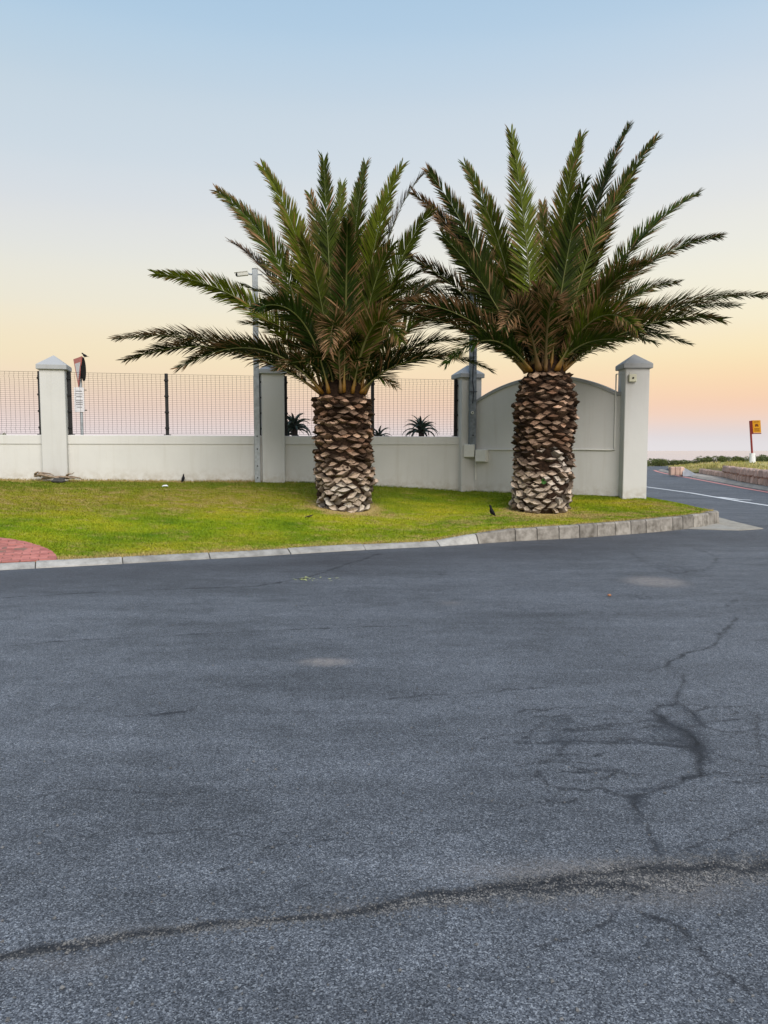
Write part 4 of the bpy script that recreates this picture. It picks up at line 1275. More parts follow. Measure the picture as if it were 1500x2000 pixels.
t = Vector((lp.x, 22, 0.95)); add_shrub(t, (0.42, 0.4, 1.12), 1, 'small dark shrub showing above the wall at the left edge of the photo', 1.0)

# ------------------------------------------------------------------ aloes behind the wall
def aloe(px, py, Y, rad, n, lab, seed, stem_py=868):
    rs = random.Random(seed)
    top = at_y(px, py, Y)
    t = thing('aloe_plant', (top.x, Y, 0.85), lab, 'aloe', 'aloes behind the wall')
    mb = MB(); mb.tube([(top.x, Y, 0.7), (top.x + 0.02, Y, top.z - rad * 0.55)], [0.09, 0.07], 8); mb.build('stem', M['deadleaf'], t)
    c_ = Vector((top.x, Y, top.z - rad * 0.62))
    for i in range(n):
        az = i * 2.399 + rs.uniform(-.2, .2); q = i / (n - 1)
        el = R(78 - 58 * q + rs.uniform(-10, 10)); Ln = rad * rs.uniform(.95, 1.25) * (0.8 + 0.3 * q)
        d = Vector((math.cos(az) * math.cos(el), math.sin(az) * math.cos(el), math.sin(el)))
        ps, rr = [], []
        p = c_.copy() - Vector((0, 0, 0.10 * q)); steps = 8; el_ = el
        for s_ in range(steps + 1):
            f = s_ / steps
            ps.append(p.copy()); rr.append(max(0.003, 0.042 * rad / 0.45 * (1 - f) ** 0.75 * (0.85 + 0.3 * math.sin(min(1, f * 3) * 1.57))))
            el_ = el - (0.75 + 1.75 * (0.3 + q * 0.7)) * f ** 1.25
            p = p + Vector((math.cos(az) * math.cos(el_), math.sin(az) * math.cos(el_), math.sin(el_))) * Ln / steps
        mb = MB(); mb.tube(ps, rr, 6, flat=0.5); mb.build('leaf', M['aloe'], t, smooth=True)
aloe(574, 806, 18.9, 0.52, 30, 'dense dark aloe just right of the half hidden pillar, left of the left palm trunk', 3)
aloe(558, 818, 19.3, 0.5, 26, 'dark aloe partly behind the half hidden pillar beside the camera pole', 8)
aloe(740, 832, 19.4, 0.42, 20, 'small aloe with thin curved leaves just right of the left palm trunk', 4)
aloe(822, 814, 19.6, 0.52, 34, 'rounded aloe with many arching leaves, midway between palm trunk and square pole', 5)

# ------------------------------------------------------------------ palms
def smooth01(a, b_, x):
    t_ = min(1, max(0, (x - a) / (b_ - a))); return t_ * t_ * (3 - 2 * t_)
def make_frond(root, base, via, tip, face=0.5, brown=0.3, young=0.0, lw=0.40, seed=0, roll=0.0, bw=0.085):
    rs = random.Random(seed)
    C = via * 2 - (base + tip) * 0.5
    n = 44
    P = []
    for i in range(n + 1):
        t_ = i / n
        p = base * (1 - t_) ** 2 + C * 2 * t_ * (1 - t_) + tip * t_ ** 2
        P.append(p)
    D = [0]
    for a, b_ in zip(P, P[1:]): D.append(D[-1] + (b_ - a).length)
    L = D[-1]
    def at(s_):
        x = s_ * L
        i = min(n - 1, max(0, int(np.searchsorted(D, x)) - 1))
        f = (x - D[i]) / max(1e-6, D[i + 1] - D[i])
        return P[i].lerp(P[i + 1], f), (P[i + 1] - P[i]).normalized()
    rad = Vector((tip.x - base.x, tip.y - base.y, 0))
    rad = rad.normalized() if rad.length > 0.15 else Vector((0, -1, 0))
    S0 = Vector((-rad.y, rad.x, 0))
    mb = MB(); cols = []
    g_dark = Vector((0.008, 0.017, 0.003)); g_mid = Vector((0.032, 0.060, 0.004)); g_young = Vector((0.112, 0.138, 0.005))
    br = Vector((0.24, 0.115, 0.045)); br2 = Vector((0.44, 0.26, 0.14))
    nl = int(L * 70)
    k = rs.random()
    gbase = (g_dark.lerp(g_mid, k ** 1.3).lerp(g_young, min(1, young * 1.25))) * (0.75 + 0.5 * rs.random())
    for side in (-1, 1):
        for j in range(nl):
            s_ = 0.085 + 0.91 * (j + rs.uniform(-.3, .3) + (0.5 if side > 0 else 0)) / nl
            s_ = min(0.998, max(0.06, s_))
            if rs.random() < 0.04 or math.sin(s_ * 61 + seed * 1.7 + side) > 0.985 or (math.sin(s_ * 23 + seed) > 0.93 and rs.random() < 0.4): continue
            p, T = at(s_)
            S = S0 - T * S0.dot(T)
            view = (p - O).normalized()
            Si = T.cross(view)
            if Si.length > 0.05:
                Si.normalize()
                if Si.dot(S0) < 0: Si = -Si
                S = S.normalized().lerp(Si, face)
            S = (S - T * S.dot(T)).normalized()
            Nn = T.cross(S).normalized()
            if Nn.dot(Vector((0, 0, 1)) - rad * 0.6) < 0: Nn = -Nn
            if roll:
                qq = Quaternion(T, roll); S = qq @ S; Nn = qq @ Nn
            prof = 0.22 + 0.78 * smooth01(0.07, 0.34, s_) * (1 - 0.72 * smooth01(0.55, 1.0, s_))
            ln = lw * prof * rs.uniform(.88, 1.1)
            a = R(56 - 32 * s_ + rs.uniform(-5, 5))
            v = R(22 + rs.choice((-20, 4, 24)) + rs.uniform(-8, 8))
            d = (T * math.cos(a) + (S * side * math.cos(v) + Nn * math.sin(v)) * math.sin(a)).normalized()
            w = (0.0085 + 0.0035 * rs.random()) * (0.8 + 0.4 * prof)
            wv = d.cross(Nn + S * 0.3 * rs.uniform(-1, 1)).normalized() * w
            drp = Vector((0, 0, -1)) * ln * rs.uniform(0.02, 0.12) * (1.6 if rs.random() < brown * 0.3 else 1)
            p1 = p + d * ln * 0.35; p2 = p + d * ln * 0.72 + drp * 0.35; p3 = p + d * ln + drp
            nfold = Nn * w * 0.4
            mb.add([p - wv * 0.5, p + wv * 0.5, p1 - wv + nfold, p1 + wv + nfold, p2 - wv * 0.72, p2 + wv * 0.72, p3], [(0, 1, 3, 2), (2, 3, 5, 4), (4, 5, 6)])
            g = gbase * rs.uniform(.65, 1.35)
            isb = rs.random() < brown * (0.55 + 0.6 * abs(s_ - 0.45))
            cb_ = br.lerp(br2, rs.random()) * rs.uniform(.6, 1.15)
            if isb and rs.random() < brown * 0.7:
                cs = [g.lerp(cb_, .5)] * 2 + [cb_] * 5
            elif isb:
                cs = [g] * 4 + [g.lerp(cb_, .75)] * 2 + [cb_]
            else:
                tb = rs.random() < 0.12 + brown * 0.6
                cs = [g] * 4 + [g.lerp(cb_, .35 if tb else 0)] * 2 + [g.lerp(cb_, .8 if tb else 0.05)]
            cols += [(*c_, 1) for c_ in cs]
    mb.attr['tint'] = ('FLOAT_COLOR', cols)
    fo = mb.build('frond', M['frond'], root, fix=False)
    # rachis
    mb = MB(); cols = []
    ms = 26; pts, rr = [], []
    for i in range(ms + 1):
        s_ = i / ms; p, T = at(s_)
        pts.append(p); rr.append((bw * 0.62 * (1 - smooth01(0, 0.13, s_)) + 0.026) * (1 - s_) ** 0.8 + 0.003)
    mb.tube(pts, rr, 6, flat=0.55)
    for i in range(ms + 1):
        s_ = i / ms
        o_ = Vector((0.26, 0.125, 0.016)); y_ = Vector((0.17, 0.165, 0.05)); gp = Vector((0.12, 0.14, 0.035))
        c_ = o_.lerp(y_, smooth01(0.02, 0.16, s_)).lerp(gp, smooth01(0.3, 0.75, s_))
        if brown > 0.8: c_ = c_.lerp(Vector((0.12, 0.07, 0.035)), 0.7)
        cols += [(*c_, 1)] * 6
    mb.attr['tint'] = ('FLOAT_COLOR', cols)
    mb.build('rachis', M['rachis'], fo, smooth=True, origin=wloc(fo), fix=False)
    return fo

# one row per frond measured in the photo: tip, a point halfway, depth of the tip towards (-) or away (+), face, brown, young
F1 = [((422, 372), (548, 520), 0.6, .85, .45, .15), ((512, 325), (590, 500), 0.3, .9, .25, .55), ((632, 312), (642, 500), -0.4, .9, .12, .25), ((715, 320), (692, 480), 0.9, .2, .1, .2),
      ((785, 325), (732, 480), 0.4, .8, .12, .5), ((828, 340), (752, 490), 0.1, .15, .6, .0), ((841, 415), (768, 545), -0.5, .75, .12, .3), ((678, 436), (676, 560), -2.0, .9, .35, .0),
      ((450, 473), (545, 570), 0.9, .25, .95, .0), ((302, 535), (490, 600), 0.3, .6, .25, .5), ((492, 606), (585, 622), -1.9, .55, .1, .0), ((226, 662), (440, 672), 0.7, .4, .6, .1),
      ((246, 704), (440, 682), 0.1, .35, .4, .0), ((350, 720), (505, 682), -1.3, .35, .35, .1), ((643, 688), (655, 640), -2.2, .8, .9, .1), ((784, 668), (730, 636), -2.0, .75, .6, .5),
      ((905, 600), (790, 650), 0.7, .4, .5, .2), ((880, 545), (780, 610), 1.1, .4, .3, .2), ((900, 665), (785, 690), -0.5, .3, .25, .0), ((862, 700), (770, 716), -1.0, .3, .3, .0),
      ((605, 380), (632, 520), 1.2, .8, .5, .4), ((668, 362), (662, 520), 1.1, .8, .1, .6), ((700, 372), (682, 520), 1.4, .7, .1, .7), ((748, 395), (712, 530), 1.0, .6, .3, .3),
      ((560, 430), (610, 560), 1.1, .7, .4, .3), ((400, 690), (530, 690), 0.9, .3, .5, .1), ((590, 470), (625, 580), -0.9, .8, .3, .4), ((765, 480), (722, 590), -1.0, .8, .25, .3)]
F2 = [((836, 333), (930, 490), 0.4, .9, .35, .1), ((908, 323), (975, 480), 0.7, .9, .2, .4), ((998, 258), (1026, 460), -0.4, .95, .25, .5), ((1136, 266), (1097, 450), 0.6, .85, .15, .5),
      ((1141, 356), (1108, 500), -1.3, .95, .15, .1), ((1228, 247), (1150, 450), 0.8, .3, .2, .1), ((1281, 272), (1178, 450), 0.3, .7, .15, .2), ((1232, 352), (1150, 500), -0.3, .6, .35, .3),
      ((1366, 378), (1225, 500), 0.6, .35, .2, .1), ((1408, 462), (1235, 540), 0.3, .35, .4, .1), ((1268, 515), (1180, 570), -1.9, .4, .55, .3), ((1322, 553), (1200, 600), 0.5, .4, .25, .2),
      ((1499, 578), (1265, 612), 0.5, .4, .4, .2), ((1438, 598), (1250, 622), -0.2, .3, .4, .1), ((1411, 625), (1250, 638), -0.8, .35, .45, .2), ((1245, 645), (1165, 622), -2.0, .65, .6, .5),
      ((1225, 664), (1140, 672), -1.3, .4, .3, .1), ((806, 376), (925, 510), 0.9, .6, .95, .0), ((864, 460), (955, 575), -0.9, .9, .12, .1), ((778, 493), (910, 580), 0.4, .55, .6, .1),
      ((778, 592), (910, 622), -1.1, .5, .65, .0), ((745, 615), (900, 640), -0.4, .5, .35, .2), ((872, 711), (960, 665), -1.3, .35, .2, .0), ((985, 640), (1020, 612), -2.2, .75, .85, .0),
      ((1088, 588), (1072, 612), -2.2, .8, .9, .1), ((740, 560), (900, 600), 1.0, .4, .4, .2), ((860, 430), (955, 555), 0.9, .8, .75, .1), ((1060, 400), (1062, 540), 1.1, .8, .5, .5),
      ((1090, 430), (1080, 560), 1.4, .6, .5, .2), ((940, 420), (1000, 550), 1.3, .7, .4, .3), ((1190, 430), (1125, 560), 1.2, .6, .3, .2), ((1290, 620), (1180, 650), 1.0, .3, .5, .1),
      ((1050, 560), (1058, 640), -1.2, .9, .9, .0)]

def boot_mesh(seed):
    """a cut leaf stub: a pointed lens standing out of the trunk, ragged edge, sunken cut face"""
    rs = random.Random(seed); mb = MB()
    w, h, p = 0.245, 0.150, rs.uniform(0.07, 0.11)
    j = lambda s_: rs.uniform(-s_, s_)
    ring0 = [(-.5, .02), (-.26, .27), (0, .45), (.26, .27), (.5, .02), (.25, -.30), (0, -.5), (-.25, -.30)]
    kx, kz = rs.uniform(.66, .9), rs.uniform(.40, .66)
    a = [Vector((x * w, -0.03, z * h)) for x, z in ring0]
    mid = [Vector((x * w * (kx + .08) + j(.006), p * .55, z * h * (kz + .22) + 0.004 + j(.006))) for x, z in ring0]
    b_ = [Vector((x * w * kx + j(.010), p * (0.66 if z > 0 else 0.95 if z < 0 else .74) + j(.014), z * h * kz + 0.014 + j(.009))) for x, z in ring0]
    n = 8
    cen = sum(b_, Vector()) / n + Vector((j(.02), -0.012 + j(.014), j(.008)))
    mb.add(a + mid + b_, [(r * n + i, r * n + (i + 1) % n, (r + 1) * n + (i + 1) % n, (r + 1) * n + i) for r in range(2) for i in range(n)], 1)
    mb.add(b_ + [cen], [(i, (i + 1) % n, n) for i in range(n)], 0)
    return mb
BOOTS = []
for s_ in range(12):
    o = boot_mesh(s_).build('leaf_base', [M['boot_face'], M['boot_side']], None, origin=(0, 0, 0))
    BOOTS.append(o.data); bpy.data.objects.remove(o)

def palm(idx, c, prof_px, top_py, crown_px, fronds, lab, pale_side, seed):
    rs = random.Random(seed)
    Yc = c.y
    t = thing('palm_tree', (c.x, c.y, c.z), lab, 'palm tree', 'palm trees on the lawn')
    zs = [at_y(750, py, Yc - 0.5).z for py, _, _ in prof_px][::-1]
    def prof(z):
        sc = Yc / F_PX
        x0 = np.interp(z, zs, [p[1] for p in prof_px][::-1]); x1 = np.interp(z, zs, [p[2] for p in prof_px][::-1])
        return (x1 - x0) / 2 * sc * 0.985, at_y((x0 + x1) / 2, 880, Yc).x
    ztop = at_y(750, top_py, Yc).z
    z0 = c.z - 0.12
    mb = MB(); pts, rr = [], []
    nz = 44
    for i in range(nz + 1):
        z = z0 + (ztop - z0) * i / nz
        r_, x_ = prof(z)
        pts.append(Vector((x_, Yc, z))); rr.append(r_ - 0.075)
    mb.tube(pts, rr, 40)
    for i, v in enumerate(mb.v):
        v.x += random.uniform(-.012, .012); v.y += random.uniform(-.012, .012)
    hx = pts[-1].x; hr = rr[-1]
    mb.tube([Vector((hx, Yc, ztop - 0.02)), Vector((hx, Yc, ztop + 0.14)), Vector((hx, Yc, ztop + 0.34)), Vector((hx, Yc, ztop + 0.55))], [hr * .97, hr * .9, hr * .6, hr * .25], 24)
    trunk = mb.build('trunk', M['trunk'], t, smooth=False)
    rows = int((ztop - z0 - 0.08) / 0.088)
    per = 16
    cand = []
    for r_i in range(rows):
        for k in range(per):
            z = c.z - 0.02 + (ztop - c.z) * (r_i + 0.3) / rows + rs.uniform(-.03, .03)
            a = 2 * math.pi * (k + 0.5 * (r_i % 2) + 0.06 * r_i + rs.uniform(-.2, .2)) / per
            cand.append((z, a))
    def facing(a): return math.cos(a + math.pi / 2)      # angle -90 deg looks at the yard
    cand.sort(key=lambda q: -facing(q[1]))
    rest = MB(); twl = wloc(trunk)
    for n_, (z, a) in enumerate(cand):
        r_, x_ = prof(z); q = (z - c.z) / (ztop - c.z)
        r_ *= 1 + 0.022 * math.sin(3 * a + z * 2.3 + idx) + 0.02 * math.sin(5 * a - z * 5.1 + 2 * idx) + 0.03 * max(0, 1 - q / 0.07)
        rad_ = Vector((math.cos(a), math.sin(a), 0))
        jr = rs.uniform(-0.035, 0.015)
        p = Vector((x_, Yc, z)) + rad_ * (r_ - 0.082 + jr)
        low = max(0, 1 - q / 0.46)
        tone = rs.random()
        base = Vector((0.20, 0.11, 0.068)).lerp(Vector((0.52, 0.36, 0.255)), tone ** 1.25)
        if q > 0.55:
            base = base * (0.25 + 0.55 * rs.random()) if rs.random() < 0.5 else base * rs.uniform(1.0, 1.5)
        elif q > 0.33:
            base = base * (0.45 + 0.6 * rs.random())
        base = base.lerp(Vector((0.60, 0.49, 0.385)) * rs.uniform(.6, 1.1), min(1, low * 1.25))
        ang_c = math.atan2(math.sin(a - pale_side[0]), math.cos(a - pale_side[0]))
        wpale = math.exp(-(ang_c / pale_side[1]) ** 2 - ((q - pale_side[2]) / pale_side[3]) ** 2)
        if rs.random() < wpale * pale_side[4]: base = base.lerp(Vector((0.66, 0.59, 0.51)), rs.uniform(.35, .95))
        if rs.random() < 0.14: base = base * 0.2; jr -= 0.035; p = p - rad_ * 0.035
        rot = Matrix.Rotation(a - math.pi / 2, 4, 'Z') @ Matrix.Rotation(rs.uniform(-.38, .38) + 0.05 - 0.2 * low, 4, 'X') @ Matrix.Rotation(rs.uniform(-.25, .25) * (1 + 2.2 * low), 4, 'Y')
        sc = (rs.uniform(.82, 1.12) * (1 + .05 * low), rs.uniform(.6, 1.45) * (1 - 0.1 * low) * (1.0 if q < .8 else 1.1), rs.uniform(.75, 1.15) * (1 + .3 * low))
        mt = Matrix.Translation(p) @ rot @ Matrix.Diagonal((*sc, 1))
        me_ = BOOTS[rs.randrange(12)]
        if n_ < 300:
            o = bpy.data.objects.new('leaf_base', me_); col.objects.link(o)
            o.parent = trunk
            o.location = p - twl; o.rotation_euler = rot.to_euler(); o.scale = sc
            o.color = (*[max(0, min(1, v)) for v in base], 1)
        else:
            vs = [mt @ v.co for v in me_.vertices]
            rest.add(vs, [tuple(pl.vertices) for pl in me_.polygons]); 
            rest.m[-len(me_.polygons):] = [pl.material_index for pl in me_.polygons]
    o = rest.build('rear_leaf_bases', [M['boot_face'], M['boot_side']], trunk); o.color = (0.22, 0.14, 0.09, 1); o['kind'] = 'stuff'
    # loose fibre
    mb = MB()
    for _ in range(1400):
        z = c.z + (ztop - c.z) * rs.random() ** 0.8; a = rs.uniform(0, 6.283); r_, x_ = prof(z)
        p = Vector((x_, Yc, z)) + Vector((math.cos(a), math.sin(a), 0)) * (r_ - 0.05)
        d = Vector((math.cos(a) + rs.uniform(-.5, .5), math.sin(a) + rs.uniform(-.5, .5), rs.uniform(-.9, .7))).normalized() * rs.uniform(.04, .11)
        s_ = Vector((-math.sin(a), math.cos(a), rs.uniform(-.6, .6))) * rs.uniform(.003, .007)
        mb.add([p - s_, p + s_, p + d], [(0, 1, 2)])
    o = mb.build('fibre', M['trunk'], trunk, fix=False); o['kind'] = 'stuff'
    # crown
    crown_c = at_y(crown_px[0], crown_px[1], Yc)
    rc = prof(ztop)[0]
    def one(tip, via, face, brown, young, sd, lw=0.40, roll=0.0):
        hd_ = Vector((tip.x - crown_c.x, tip.y - crown_c.y, 0))
        lean = min(1.0, hd_.length / 2.2)
        hd_ = hd_.normalized() if hd_.length > 0.02 else Vector((0, -1, 0))
        base = crown_c + hd_ * rc * (0.30 + 0.5 * lean) + Vector((0, 0, -0.02 + (1 - lean) * 0.12))
        make_frond(t, base, via, tip, face, brown, young, lw, sd, roll)
    for i, (tp, vp, dep, face, brown, young) in enumerate(fronds):
        tip = at_y(tp[0], tp[1], Yc + dep)
        via = at_y(vp[0], vp[1], Yc + dep * 0.5)
        one(tip, via, face, brown, young, seed * 100 + i, 0.54 if face > .7 else 0.49, rs.uniform(-.25, .25))
    # fronds of the far side and the inner crown
    for i in range(20):
        az = R(rs.uniform(-15, 195)) if i < 11 else R(rs.uniform(0, 360))
        el = R(rs.uniform(12, 60)) if i < 11 else R(rs.uniform(45, 76))
        Ln = rs.uniform(2.3, 3.1) if i < 11 else rs.uniform(1.5, 2.5)
        if i >= 11 and math.sin(az) < 0: Ln *= 0.8
        hd_ = Vector((math.cos(az), math.sin(az), 0))
        tip = crown_c + hd_ * Ln * math.cos(el) + Vector((0, 0, Ln * math.sin(el) - 0.25 * math.cos(el)))
        via = crown_c + hd_ * Ln * .5 * math.cos(el + .2) + Vector((0, 0, Ln * .5 * math.sin(el + .28)))
        one(tip, via, 0.15, rs.choice((.05, .12, .25, .5)), rs.uniform(0, .5), seed * 100 + 50 + i, 0.44)
    # short dark fronds close round the heart
    for i in range(9):
        az = R(185 + 20 * i + rs.uniform(-8, 8)); el = R(rs.uniform(40, 66)); Ln = rs.uniform(1.0, 1.6)
        hd_ = Vector((math.cos(az), math.sin(az), 0))
        tip = crown_c + hd_ * Ln * math.cos(el) + Vector((0, 0, Ln * math.sin(el) - 0.15))
        via = crown_c + hd_ * Ln * .45 * math.cos(el) + Vector((0, 0, Ln * .55 * math.sin(el + .1)))
        one(tip, via, 0.4, rs.choice((.1, .25, .5)), rs.uniform(0, .15), seed * 100 + 90 + i, 0.40)
    # skirt of lower fronds, short
    for i in range(4):
        az = R(205 + 43 * i + rs.uniform(-12, 12)); Ln = rs.uniform(1.1, 1.7)
        hd_ = Vector((math.cos(az), math.sin(az), 0)); el = R(rs.uniform(18, 48))
        tip = crown_c + hd_ * Ln * math.cos(el) + Vector((0, 0, Ln * math.sin(el) - 0.35))
        via = crown_c + hd_ * Ln * .5 * math.cos(el) + Vector((0, 0, Ln * .55 * math.sin(el + .15)))
        one(tip, via, 0.3, rs.choice((.25, .45, .8)), rs.uniform(0, .3), seed * 100 + 80 + i, 0.40)
    return t

palm(0, palm_c[0], [(770, 616, 722), (785, 611, 727), (830, 612, 728), (880, 612, 731), (920, 612, 733), (950, 613, 732), (975, 617, 728), (1003, 625, 722)], 772, (670, 768), F1,
     'left palm tree, its broad trunk evenly clad in brown leaf bases, beside the mesh fence', (R(-90), 1.3, 0.12, 0.12, 0.45), 11)
palm(1, palm_c[1], [(726, 1020, 1108), (745, 1013, 1118), (790, 1000, 1127), (830, 1000, 1126), (870, 1002, 1121), (920, 1000, 1119), (960, 998, 1120), (985, 998, 1119), (1006, 1008, 1110)], 728, (1062, 725), F2,
     'right palm tree before the arched wall, whitish bleached patch low on its trunk', (R(-68), 0.45, 0.31, 0.14, 1.0), 23)

# small green sprout on the right trunk
p = at_y(1061, 940, palm_c[1].y - 0.66)
t = thing('sprout', p, 'small green weed sprouting from the right palm trunk below the bleached patch', 'weed')
M['weed'] = simple('weed_leaf', (0.035, 0.11, 0.015), 0.6, 0.4, 30)
for i in range(14):
    a = random.uniform(0, 6.28); d = Vector((math.cos(a) * .06, -0.05 + random.uniform(-.03, .02), math.sin(a) * .06))
    s_ = Vector((-math.sin(a), 0, math.cos(a))) * 0.018
    mb = MB(); mb.add([p, p + d * .5 + s_, p + d, p + d * .5 - s_], [(0, 1, 2, 3)]); mb.build('leaf', M['weed'], t, fix=False)

# ------------------------------------------------------------------ birds
def bird(p, heading, pitch, lab, size=1.0, pose='stand', tail_up=0.0):
    """one continuous body lofted along the spine from beak to tail, plus two legs"""
    t = thing('bird', p, lab, 'bird')
    Rz = Matrix.Rotation(heading, 3, 'Z'); Ry = Matrix.Rotation(-pitch, 3, 'Y')
    spine = [(0.128, 0.030, 0.002, 1), (0.110, 0.034, 0.006, 1), (0.098, 0.036, 0.016, 1), (0.080, 0.036, 0.022, 1), (0.060, 0.026, 0.021, 1), (0.040, 0.012, 0.030, 1), (0.010, 0.0, 0.039, 1),
             (-0.030, -0.004, 0.040, 1), (-0.065, -0.002, 0.031, .9), (-0.09, 0.002, 0.019, .7), (-0.11, 0.004, 0.017, .35), (-0.16, 0.006, 0.018, .22), (-0.172, 0.006, 0.014, .15)]
    mb = MB(); secs = []
    lift = 0.045 + 0.05 * math.sin(pitch)
    for x, z, r_, fl in spine:
        ring = []
        for k in range(10):
            a = 2 * math.pi * k / 10
            ring.append(p + (Rz @ (Ry @ Vector((x, math.cos(a) * r_, z + math.sin(a) * r_ * fl))) + Vector((0, 0, lift + 0.02))) * size)
        secs.append(ring)
    loft(mb, secs)
    mb.build('body', M['bird'], t, smooth=True)
    for s_ in (-1, 1):
        mb = MB()
        hip = p + (Rz @ Vector((0.0, 0.014 * s_, lift))) * size
        ft = p + (Rz @ Vector((0.012, 0.016 * s_, 0.004))) * size
        mb.tube([hip, hip.lerp(ft, .5) + (Rz @ Vector((-0.008, 0, 0))) * size, ft, ft + (Rz @ Vector((0.02, 0, 0))) * size], 0.0028 * size, 5)
        mb.build('leg', M['bird'], t)
    mb = MB()
    wg = []
    for s_ in (-1, 1):
        q = [Vector((0.035, 0.038 * s_, 0.012)), Vector((-0.02, 0.044 * s_, 0.012)), Vector((-0.115, 0.016 * s_, 0.006)), Vector((-0.03, 0.036 * s_, -0.02))]
        mb = MB(); mb.prism([p + (Rz @ (Ry @ v) + Vector((0, 0, lift + 0.02))) * size for v in q], Rz @ Vector((0, 0.004 * s_, 0))); mb.build('wing', M['bird'], t)
    return t
bp1 = lawn_px(960, 1009)
bird(bp1, R(165), R(52), 'black bird standing upright on the lawn left of the right palm trunk', 1.0)
w_ = wall_at(358) + WN * 0.24; bp2 = at_y(358, 930, w_.y); bp2.z = lawn_z(bp2.x, bp2.y)
bird(bp2, R(70), R(60), 'small dark bird at the wall foot seen from behind, between driftwood and camera pole', 0.8)
bs = at_y(165, 698.5, YS)
bird(Vector((bs.x, bs.y, zc + hh / 2 - 0.006)) - Vector((0, 0, 0.0)), R(170), R(20), 'tiny dark bird perched on top of the triangular road sign', 0.85)
q = lawn_px(604, 1012)
t = thing('bark_flake', q, 'dark curled flake lying on the grass at the left foot of the left palm', 'bark flake')
mb = MB(); mb.tube([q + Vector((-0.08, -0.01, 0.012)), q + Vector((-0.03, 0, 0.03)), q + Vector((0.03, 0, 0.042)), q + Vector((0.07, 0.01, 0.062))], [0.006, 0.022, 0.028, 0.008], 7, flat=0.5)
mb.build('flake', M['deadleaf'], t)

# ------------------------------------------------------------------ driftwood at the first pillar
qy = P1.y - 0.25 - 0.14; qx = at_y(110, 930, qy).x; q = Vector((qx, qy, lawn_z(qx, qy)))
t = thing('driftwood', q, 'heap of dry grey brown wood and frond stubs at the foot of the first pillar', 'driftwood')
for k, (px0, px1, h0, h1, r0, r1) in enumerate(((66, 120, .07, .05, .05, .035), (80, 158, .03, .07, .035, .03), (70, 105, .12, .09, .022, .02), (118, 160, .06, .04, .05, .02), (125, 148, .04, .16, .03, .012), (66, 78, .06, .15, .03, .012), (76, 92, .06, .14, .03, .01))):
    a = at_y(px0, 930, qy); b_ = at_y(px1, 930, qy)
    a = Vector((a.x, q.y + .05, lawn_z(a.x, q.y) + h0 * 1.25 + .03)); b_ = Vector((b_.x, q.y - .08 + .05 * k % .2, lawn_z(b_.x, q.y) + h1 * 1.25 + .02))
    m_ = a.lerp(b_, .5) + Vector((0, -.04, .03))
    mb = MB(); mb.tube([a, a.lerp(m_, .5) + Vector((0, random.uniform(-.02, .02), random.uniform(-.02, .03))), m_, b_.lerp(m_, .4) + Vector((0, 0, random.uniform(-.02, .02))), b_], [r0 * .7, r0, (r0 + r1) / 2 * 1.1, r1, r1 * .4], 7, flat=0.7)
    mb.build('branch', M['drywood'], t)
qq = at_y(119, 930, qy)
mb = MB(); mb.box((qq.x, q.y - 0.12, lawn_z(qq.x, q.y - .12) + 0.03), (0.26, 0.18, 0.13), R(12), bev=0.05)
for v in mb.v: v += Vector((random.uniform(-.02, .02), random.uniform(-.02, .02), random.uniform(-.015, .015)))
o = mb.build('rock', M['darkrock'], None, origin=(qq.x, q.y - 0.12, q.z)); tag(o, 'dark low rock in front of the dry wood heap at the first pillar', 'rock')

# white scrap of paper on the lawn
q = lawn_px(322, 952)
mb = MB(); mb.add([q + Vector(v) for v in ((-.06, -.03, .02), (.0, -.04, .03), (.075, .0, .025), (.03, .04, .055), (-.04, .03, .05))], [(0, 1, 4), (1, 3, 4), (1, 2, 3)])
tag(mb.build('paper_scrap', M['litter'], origin=q, fix=False), 'white crumpled scrap of paper on the lawn below the dark bird', 'litter')

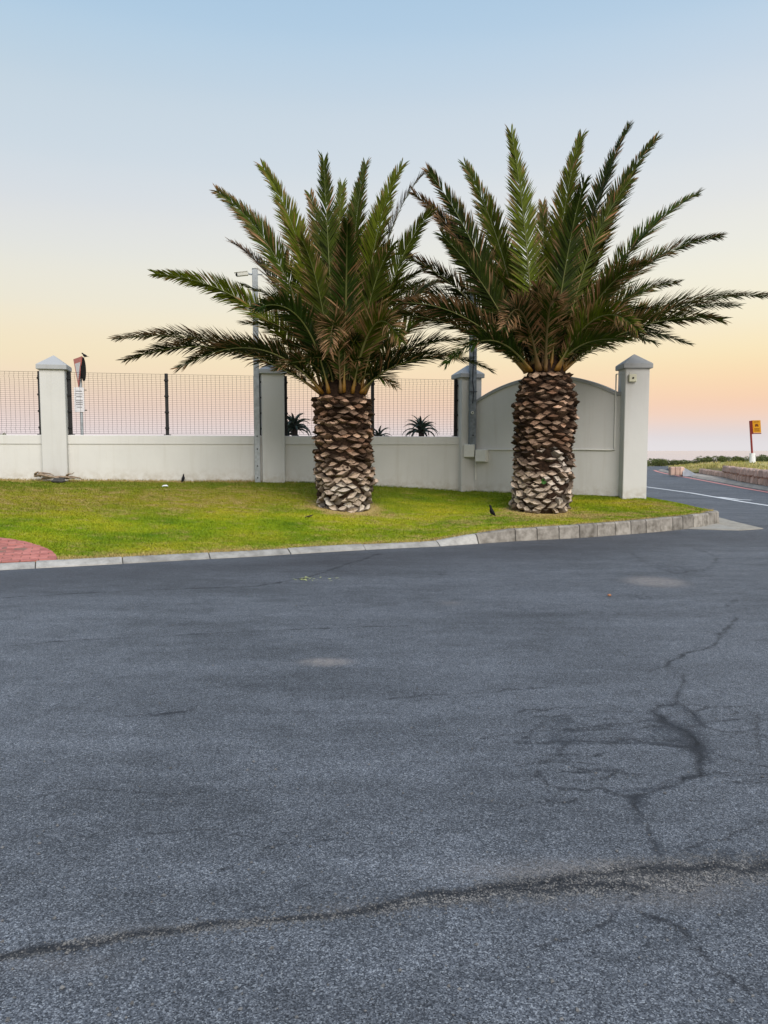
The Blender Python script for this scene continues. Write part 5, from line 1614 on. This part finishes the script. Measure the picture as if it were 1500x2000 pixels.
# pale leaf scraps on the asphalt
mb = MB()
for i in range(46):
    if i < 30: px, py = random.gauss(592, 9), random.gauss(1132.5, 1.6)
    else: px, py = random.uniform(572, 672), random.gauss(1132.5, 1.8)
    p = ground(px, py); a = random.random() * 6.28; s_ = random.uniform(.012, .035)
    d = Vector((math.cos(a), math.sin(a), random.uniform(-.1, .6))) * s_; e = Vector((-math.sin(a), math.cos(a), 0)) * s_ * .5
    p = p + Vector((0, 0, .012))
    mb.add([p - d * .6, p + e, p + d, p - e], [(0, 1, 2), (0, 2, 3)])
tag(mb.build('leaf_litter', M['leafscrap'], fix=False), 'pale green crushed leaf scraps on the asphalt below the left palm', kind='stuff')
p = ground(1190, 1165)
mb = MB(); mb.box(p + Vector((0, 0, .015)), (.035, .03, .02), R(20), bev=.006)
tag(mb.build('orange_scrap', M['orangebit'], origin=p), 'tiny brown orange scrap lying on the asphalt near the right pale patch', 'litter')

# loose chips of stone on the road, real relief
M['chip'] = simple('stone_chip', (0.13, 0.128, 0.126), 0.85, 0.6, 55)
mb = MB(); rs = random.Random(99)
bandp = [(0, 1872), (250, 1830), (550, 1797), (800, 1762), (1000, 1738), (1200, 1718), (1350, 1706), (1500, 1696)]
for i in range(1500):
    if i < 800:
        px = 1500 * rs.random() ** 0.6; py = np.interp(px, [q[0] for q in bandp], [q[1] for q in bandp]) + rs.gauss(0, 6 + px * 0.012)
    else:
        px, py = rs.uniform(-50, 1550), 1110 + 890 * rs.random() ** 1.3
    p = ground(px, py); r_ = rs.uniform(.002, .0055) * (1 if i < 800 else rs.choice((.8, 1, 1.6)))
    ph = rs.random() * 6.28
    ring = [p + Vector((math.cos(ph + k * 1.57) * r_ * rs.uniform(.7, 1.3), math.sin(ph + k * 1.57) * r_ * rs.uniform(.7, 1.3), r_ * .35)) for k in range(4)]
    top = p + Vector((rs.uniform(-.3, .3) * r_, rs.uniform(-.3, .3) * r_, r_ * rs.uniform(.8, 1.3))); base_ = p - Vector((0, 0, r_ * .3))
    mb.add(ring + [top, base_], [(k, (k + 1) % 4, 4) for k in range(4)] + [((k + 1) % 4, k, 5) for k in range(4)])
tag(mb.build('loose_gravel', M['chip'], fix=False), 'loose grey stone chips lying along the cracks of the asphalt', kind='stuff')
